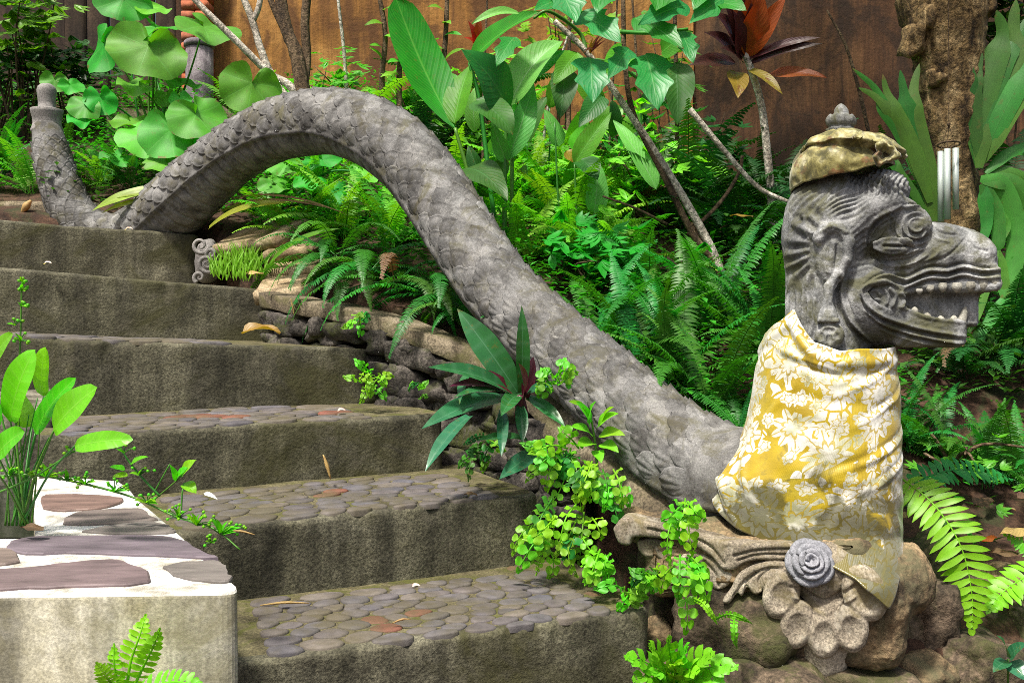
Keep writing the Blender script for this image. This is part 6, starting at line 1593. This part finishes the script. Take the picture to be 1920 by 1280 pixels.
runner(rn, [(45, 960, 1.9), (30, 800, 1.9), (38, 640, 1.9), (41, 522, 1.9)], [(38, 640, 1.9, 8, 16), (39, 575, 1.9, 9, 12), (41, 545, 1.9, 9, 9), (41, 528, 1.9, 8, 7), (28, 610, 1.9, 5, 14)], 5)
runner(rn, [(-20, 930, 1.9), (60, 895, 1.88), (140, 845, 1.86)], [(60, 895, 1.88, 8, 16), (140, 848, 1.86, 6, 20)], 6)
rn2 = empty('pond_plant', P(285, 935, 2.05), 'young plantlet with small round leaves rising from the trailing stem before the third step', 'plant')
runner(rn2, [(300, 930, 2.02), (262, 890, 2.02), (232, 850, 2.02), (222, 820, 2.02)], [(232, 850, 2.02, 6, 24), (262, 890, 2.02, 6, 26)], 7)
for b, t, w in [((340, 892), (368, 862), 30), ((345, 905), (368, 925), 26), ((330, 900), (352, 876), 24), ((330, 900), (318, 870), 14), ((235, 880), (205, 875), 14), ((240, 890), (210, 894), 14), ((245, 870), (278, 856), 16)]: leaf(rn2, 'pond', (*b, 2.02), (*t, 2.0), w, .08, .1, 'ovate', nt=8, ns=4)
for pts in ([(290, 935, 2.02), (320, 910, 2.02), (342, 890, 2.02)], [(340, 960, 2.0), (342, 920, 2.0), (345, 905, 2.02)], [(285, 930, 2.02), (318, 870, 2.02)]): stem(rn2, 'greenstem', pts, 1.6, 1.2, 'stalk', 5)
leaf(rn2, M['mortar'], (382, 924, 1.98), (408, 936, 1.97), 10, .1, .1, 'ovate', nt=6, ns=4, name='petal')
# shrubs top left
def bush(name, label, u, v, d, ru, rv, n, L, mat, seed, nst=7, cat='shrub', foot=None):
    rs = random.Random(seed); base = ground_point(foot or u, d); root = empty(name, base, label, cat); k = d / FPX; c = P(u, v, d)
    for s in range(nst):
        t = c + Vector((rs.uniform(-1, 1) * ru * k * .8, rs.uniform(-.2, .2), rs.uniform(-.5, .9) * rv * k)); pl = spline3([base + Vector((rs.uniform(-.08, .08), 0, -.02)), base.lerp(t, .55) + Vector((rs.uniform(-.1, .1), 0, .05)), t], 10)
        v_, f, uv = tube_geo(pl, [lerp(.008, .003, i / 9) for i in range(10)], 5); world_child('stem', v_, f, M['brownstem'], root, uv=uv)
    mb = MB()
    for i in range(n):
        a = Vector((rs.gauss(0, .45), rs.gauss(0, .45), rs.gauss(0, .45))); p = c + Vector((a.x * ru * k, a.y * .35, a.z * rv * k)); m = rs.randint(4, 6); hd = rs.uniform(0, 6.28); out = Vector((math.cos(hd), math.sin(hd), rs.uniform(-.5, .3)))
        for j in range(m):
            dd = (Quaternion(Vector((0, -.6, 1)).normalized(), lerp(-1.1, 1.1, j / (m - 1))) @ out).normalized(); l = L * k * rs.uniform(.7, 1.2)
            V, F, UV = leaf_geo(p, p + dd * l, l * .36, Vector((rs.uniform(-.3, .3), -.6, 1)), -.08, .12, 'lance', .02, 4, 2); mb.add(V, F, UV)
    tag(mb.wbuild('foliage', M[mat], root), kind='stuff'); return root
bush('shrub', 'bright fine leaved shrub in the top left corner', 48, 50, 5.9, 75, 95, 120, 30, 'shrub', 3)
bush('shrub', 'dark low shrub before the gate at the upper left', 120, 125, 6.2, 90, 50, 130, 26, 'shrubdark', 4)
bush('shrub', 'dark leafy shrub at the left edge below the bright shrub', 10, 140, 6.0, 60, 70, 90, 28, 'shrubdark', 5)
bush('shrub', 'dark shrub behind the right end of the statue snout', 1880, 20, 5.6, 70, 70, 90, 34, 'shrubdark', 6)
bush('shrub', 'low bright weeds on the soil right of the gold cloth', 1800, 860, 2.95, 110, 50, 60, 26, 'weed', 7, 5)
bush('shrub', 'leafy low shrub among ferns behind the descending body', 1130, 480, 3.9, 120, 90, 80, 40, 'weed', 8, 6)
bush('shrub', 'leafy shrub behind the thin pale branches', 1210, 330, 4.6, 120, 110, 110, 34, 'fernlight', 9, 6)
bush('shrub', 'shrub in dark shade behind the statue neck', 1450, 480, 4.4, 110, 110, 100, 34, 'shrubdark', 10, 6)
bl = empty('leafy_seedling', P(1890, 1260, 2.2), 'small seedling with four bluish green oval leaves at the lower right corner', 'plant')
for b, t, w in [((1888, 1230), (1868, 1190), 26), ((1892, 1232), (1925, 1205), 30), ((1888, 1238), (1862, 1260), 28), ((1895, 1240), (1925, 1275), 38)]: leaf(bl, 'rhoeo', (*b, 2.2), (*t, 2.16), w, .08, .1, 'ovate', nt=8, ns=4)
stem(bl, 'greenstem', [(1890, 1290, 2.22), (1890, 1235, 2.2)], 2, 1.5)
M['slab'] = stone('tan_slab', [(.36, (.16, .11, .06)), (.5, (.30, .225, .135)), (.64, (.42, .34, .22))], 9, .4, moss=(.10, .09, .03), moss_amt=.35, fine=140)
# ------------------------------------------------------------------ slabs, fallen leaves, litter
for (u, v, d, sz, yaw, lb) in [(492, 446, 4.42, (.40, .26, .09), -28, 'flat tan stone slab under the arch behind the top step'), (560, 462, 4.3, (.24, .24, .08), -20, 'smaller tan slab with dry leaves beside the ferns'), (545, 537, 4.08, (.26, .22, .09), -10, 'tan slab butted against the end of the fifth step'), (560, 500, 4.2, (.24, .16, .07), -15, 'tan slab half hidden by fern fronds')]:
    o = block('stone_slab', P(u, v, d), (sz[0], sz[1], sz[2] * .7), R(yaw), M['slab'], None, .010, 6, .006); o.rotation_euler = (R(24), R(-4), R(yaw)); tag(o, lb, 'slab', 'flat slabs under the arch')
ld = slabmesh(P(200, 210, 6.1).x, P(420, 215, 6.1).x, 6.1, 6.5, 1.9, P(300, 200, 6.1).z, 20, 6, .03, M['coping'], 'terrace_ledge'); tag(ld, 'low sandy terrace ledge below the heart leaved plant', 'ledge')
le = block('low_kerb', P(60, 402, 4.95), (.7, .2, .12), R(-8), M['coping'], None, .008, 6, .012); tag(le, 'pale kerb stone beside the foot of the dragon tail', 'kerb')
sl = empty('fallen_palm_leaf', P(420, 392, 4.5), 'yellow green strap leaves fallen over the slabs under the arch', 'leaf')
for b, t, w, m, bd in [((392, 428, 4.4), (545, 380, 4.25), 20, 'strap', .1), ((500, 505, 4.2), (640, 428, 4.05), 16, 'big', .12), ((415, 396, 4.5), (560, 378, 4.4), 14, 'strap', .06), ((430, 385, 4.5), (650, 400, 4.3), 7, 'deadpale', .08), ((430, 375, 4.5), (655, 405, 4.3), 6, 'deadpale', .1)]: leaf(sl, m, b, t, w, bd, .12, 'strap', wave=.02)
s_2 = empty('fallen_palm_leaf', P(240, 372, 4.62), 'yellow green leaf blades fallen between tail and arch', 'leaf')
for b, t, w in [((310, 352), (172, 396), 24), ((322, 362), (215, 372), 16), ((300, 372), (190, 400), 12)]: leaf(s_2, 'strap', (*b, 4.6), (*t, 4.55), w, .08, .1, 'strap', wave=.02)
def dead(u, v, d, L, seed, label, mat='dead', grp='dead leaves on soil and slabs'):
    rs = random.Random(seed); a = rs.uniform(-.6, .6) + (math.pi if rs.random() < .5 else 0); c = P(u, v, d); k = d / FPX * L / 2; dr = Vector((math.cos(a), math.sin(a), 0)); w = L * d / FPX * rs.uniform(.32, .5)
    V, F, UV = leaf_geo(c - dr * k + Vector((0, 0, .008)), c + dr * k + Vector((0, 0, .012)), w, Vector((rs.uniform(-.3, .3), -.3, 1)), rs.uniform(.05, .16), rs.uniform(-.25, .3), 'ovate', .12, 9, 4)
    root = Vector(c); o = mesh('dead_leaf', [Vector(x) - root for x in V], F, M[mat], None, uv=UV); o.location = root; tag(o, label, 'dead leaf', grp)
dead(530, 440, 4.36, 60, 1, 'curled orange brown dead leaf on the tan slab', 'deadpale'); dead(578, 470, 4.25, 56, 2, 'reddish brown dead leaf on the smaller slab'); dead(600, 468, 4.2, 44, 3, 'brown crumpled dead leaf beside the fern on the slabs')
dead(475, 517, 4.12, 44, 4, 'orange dead leaf at the end of the fifth step', 'deadpale'); dead(490, 630, 3.55, 70, 5, 'long yellow brown dead leaf lying on the fourth step', 'ochre'); dead(690, 548, 3.75, 28, 6, 'small tan dead leaf standing on the coping', 'deadpale')
dead(60, 1000, 1.86, 50, 7, 'reddish curled dead leaf at the pond edge'); dead(968, 1072, 2.42, 40, 8, 'dark red crumpled leaf at the back of the bottom tread'); dead(1110, 1122, 2.3, 40, 9, 'brown crumpled leaf near the end of the bottom tread'); dead(882, 935, 2.62, 26, 10, 'small brown leaf on the edge of the second step')
for i, (u, v, L, m, lb) in enumerate([(1845, 950, 60, 'dead', 'large brown dead leaf on the soil below the weeds'), (1890, 962, 26, 'ochre', 'small yellow dead leaf on the soil at the right'), (1900, 1004, 90, 'deadpale', 'long pale yellow dead leaf at the right edge of the soil'), (1855, 1018, 44, 'cordred', 'bright red fallen leaf beside the lime frond'),
        (1720, 960, 46, 'dead', 'brown dead leaf next to the pedestal corner'), (1705, 975, 36, 'deadpale', 'pale dead leaf right behind the pedestal corner'), (1790, 990, 40, 'dead', 'brown dead leaf behind the lime frond'), (1930, 940, 50, 'dead', 'dark brown dead leaf at the right edge'), (1760, 930, 40, 'dead', 'brown dead leaf under the weeds'), (1880, 1045, 60, 'dead', 'brown dead leaf on the slope above the boulders'), (1390, 410, 44, 'ochre', 'yellow leaf caught among dark fern fronds')]):
    d = 2.62 if v < 1000 else 2.5; p = P(u, v, d)
    dead(u, v, d if u != 1390 else 3.85, L, 20 + i, lb, m)
def straw(u0, v0, u1, v1, d, w, label, mat='deadpale'):
    A, B = P(u0, v0, d), P(u1, v1, d); V, F, UV = tube_geo(spline3([A, (A + B) / 2 + Vector((0, 0, .004)), B], 8), [w * d / FPX * (1 - abs(i - 3.5) / 5) for i in range(8)], 5)
    o = mesh('dry_stalk', [Vector(x) - A for x in V], F, M[mat], None, uv=UV); o.location = A; tag(o, label, 'stalk', 'dry stalks on the steps')
straw(488, 1134, 580, 1130, 2.24, 3, 'pale dry stalk on the back of the bottom tread'); straw(606, 852, 620, 898, 2.78, 4, 'pale dry stalk leaning on the third riser'); straw(428, 995, 478, 1002, 2.26, 2.5, 'pale dry stalk at the left edge of the second step'); straw(770, 1160, 735, 1168, 2.1, 2.5, 'pale dry stalk on the red pebbles'); straw(40, 400, 58, 376, 4.8, 8, 'pale dry husk beside the foot of the tail'); straw(545, 560, 552, 592, 3.75, 2, 'pale dry stalk hanging at the end of the fifth step')
M['petal'] = leaf_mat('pale_petal', (.72, .55, .50), .1, .3, .5)
for u, v, d, lb in ((90, 497, 3.72, 'pale pink fallen petal on the fifth step'), (242, 433, 4.32, 'pale pink fallen petal on the top step edge'), (640, 772, 3.1, 'pale fallen petal on the third tread'), (780, 1100, 2.3, 'white fallen petal at the back of the bottom tread')):
    c = P(u, v, d); V, F, UV = leaf_geo(c + Vector((-.014, 0, .002)) * (d / 3.4), c + Vector((.016, -.006, .007)) * (d / 3.4), .012 * d / 2.6, Vector((.2, -.6, 1)), .2, .2, 'ovate', .1, 7, 4); o = mesh('fallen_petal', [Vector(x) - c for x in V], F, M['petal'], None, uv=UV); o.location = c; tag(o, lb, 'petal', 'fallen petals')

for u, v, d, ru, rv, n, lb, m, sd in ((640, 150, 6.0, 60, 70, 60, 'fine leaved light shrub against the orange wall above the arch', 'shrub', 21), (900, 250, 5.6, 90, 70, 90, 'sunlit leafy shrub behind the broad leaved plant', 'shrub', 22), (1040, 330, 5.2, 100, 70, 110, 'sunlit leafy shrub behind the slender bright leaves', 'shrub', 23),
        (1200, 220, 5.8, 100, 80, 90, 'leafy green shrub before the wall behind the lobed leaves', 'weed', 24), (1330, 300, 5.4, 70, 90, 80, 'dark green shrub left of the red leaved plant', 'shrubdark', 25), (700, 420, 4.8, 80, 50, 70, 'bright leafy shrub in the light under the arch', 'fernlight', 26), (560, 200, 6.2, 70, 40, 50, 'low light shrub by the wall under the bare stems', 'shrub', 27),
        (1620, 400, 5.0, 80, 80, 70, 'dark shrub in the shade behind the statue head', 'shrubdark', 28), (1060, 60, 6.3, 90, 70, 60, 'pale green shrub high against the orange wall', 'shrub', 29), (775, 200, 5.9, 60, 80, 70, 'dense green shrub in front of the thin dark saplings', 'weed', 30), (960, 160, 6.1, 90, 80, 80, 'light green shrub before the wall behind the folded dark leaf', 'fernlight', 31), (1250, 130, 6.2, 60, 80, 60, 'dark shrub against the seam of the orange and brown walls', 'weed', 32)):
    bush('shrub', lb, u, v, d, ru, rv, n, 24, m, sd, 6)
bw_ = empty('broad_leaved_plant', ground_point(1010, 4.9), 'sunlit clump of mixed oval leaves behind the broad leaved plant', 'plant')
rs_ = random.Random(77)
for i in range(26):
    u, v = rs_.uniform(890, 1240), rs_.uniform(180, 420); d = rs_.uniform(4.5, 5.1); a = rs_.uniform(-2.6, -.5); l = rs_.uniform(50, 95)
    leaf(bw_, rs_.choice(['big', 'pale', 'big', 'fernlight', 'bigdark']), (u, v, d), (u + l * math.cos(a), v + l * math.sin(a), d - .05), rs_.uniform(24, 44), .1, .12, rs_.choice(['ovate', 'lance', 'oval']), side_n(rs_.uniform(-.5, .5), rs_.uniform(.2, 1)))
    if i % 2 == 0: stem(bw_, 'greenstem', [(u + rs_.uniform(-20, 20), v + 160, d), (u, v + 70, d), (u, v, d)], 2, 1.4, seg=5)

for i, (u, d, mt, lb) in enumerate([(655, 5.9, 'greystem', 'thin pale stem standing above the top of the arch'), (905, 5.4, 'brownstem', 'thin dark stem behind the folded dark leaf'), (1010, 5.6, 'greystem', 'thin pale stem behind the pale broad leaves'),
        (1065, 5.2, 'brownstem', 'thin dark stem beside the bright single upright leaf'), (1140, 5.6, 'brownstem', 'thin dark stem under the middle lobed leaf'), (1205, 5.0, 'brownstem', 'thin dark stem close behind the pale thin trunk'), (1650, 5.2, 'brownstem', 'thin dark stem left of the staghorn fern')]):
    tw = empty('thin_sapling', ground_point(u, d), lb, 'sapling', 'thin bare stems before the wall')
    b_ = tw.location; sx = rs_.uniform(-.25, .25); pl = spline3([b_ + Vector((0, 0, -.05)), b_ + Vector((sx * .3, 0, .5)), b_ + Vector((sx, rs_.uniform(-.1, .1), 1.0)), b_ + Vector((sx * 1.6, 0, rs_.uniform(1.2, 1.7)))], 16)
    v, f, uv = tube_geo(pl, [lerp(.010, .004, j / 15) * (1 if i % 3 else 1.5) for j in range(16)], 6); world_child('trunk', v, f, M[mt], tw, uv=uv)

for u, d, px, lb, kd in [(-60, 5.0, 130, 'fern beyond the left edge behind the tail', 'light'), (-150, 5.4, 150, 'fern further beyond the left edge', 'sword')]:
    gf(u, d, kd, 14, px, lb, group='bright ferns behind the tail')
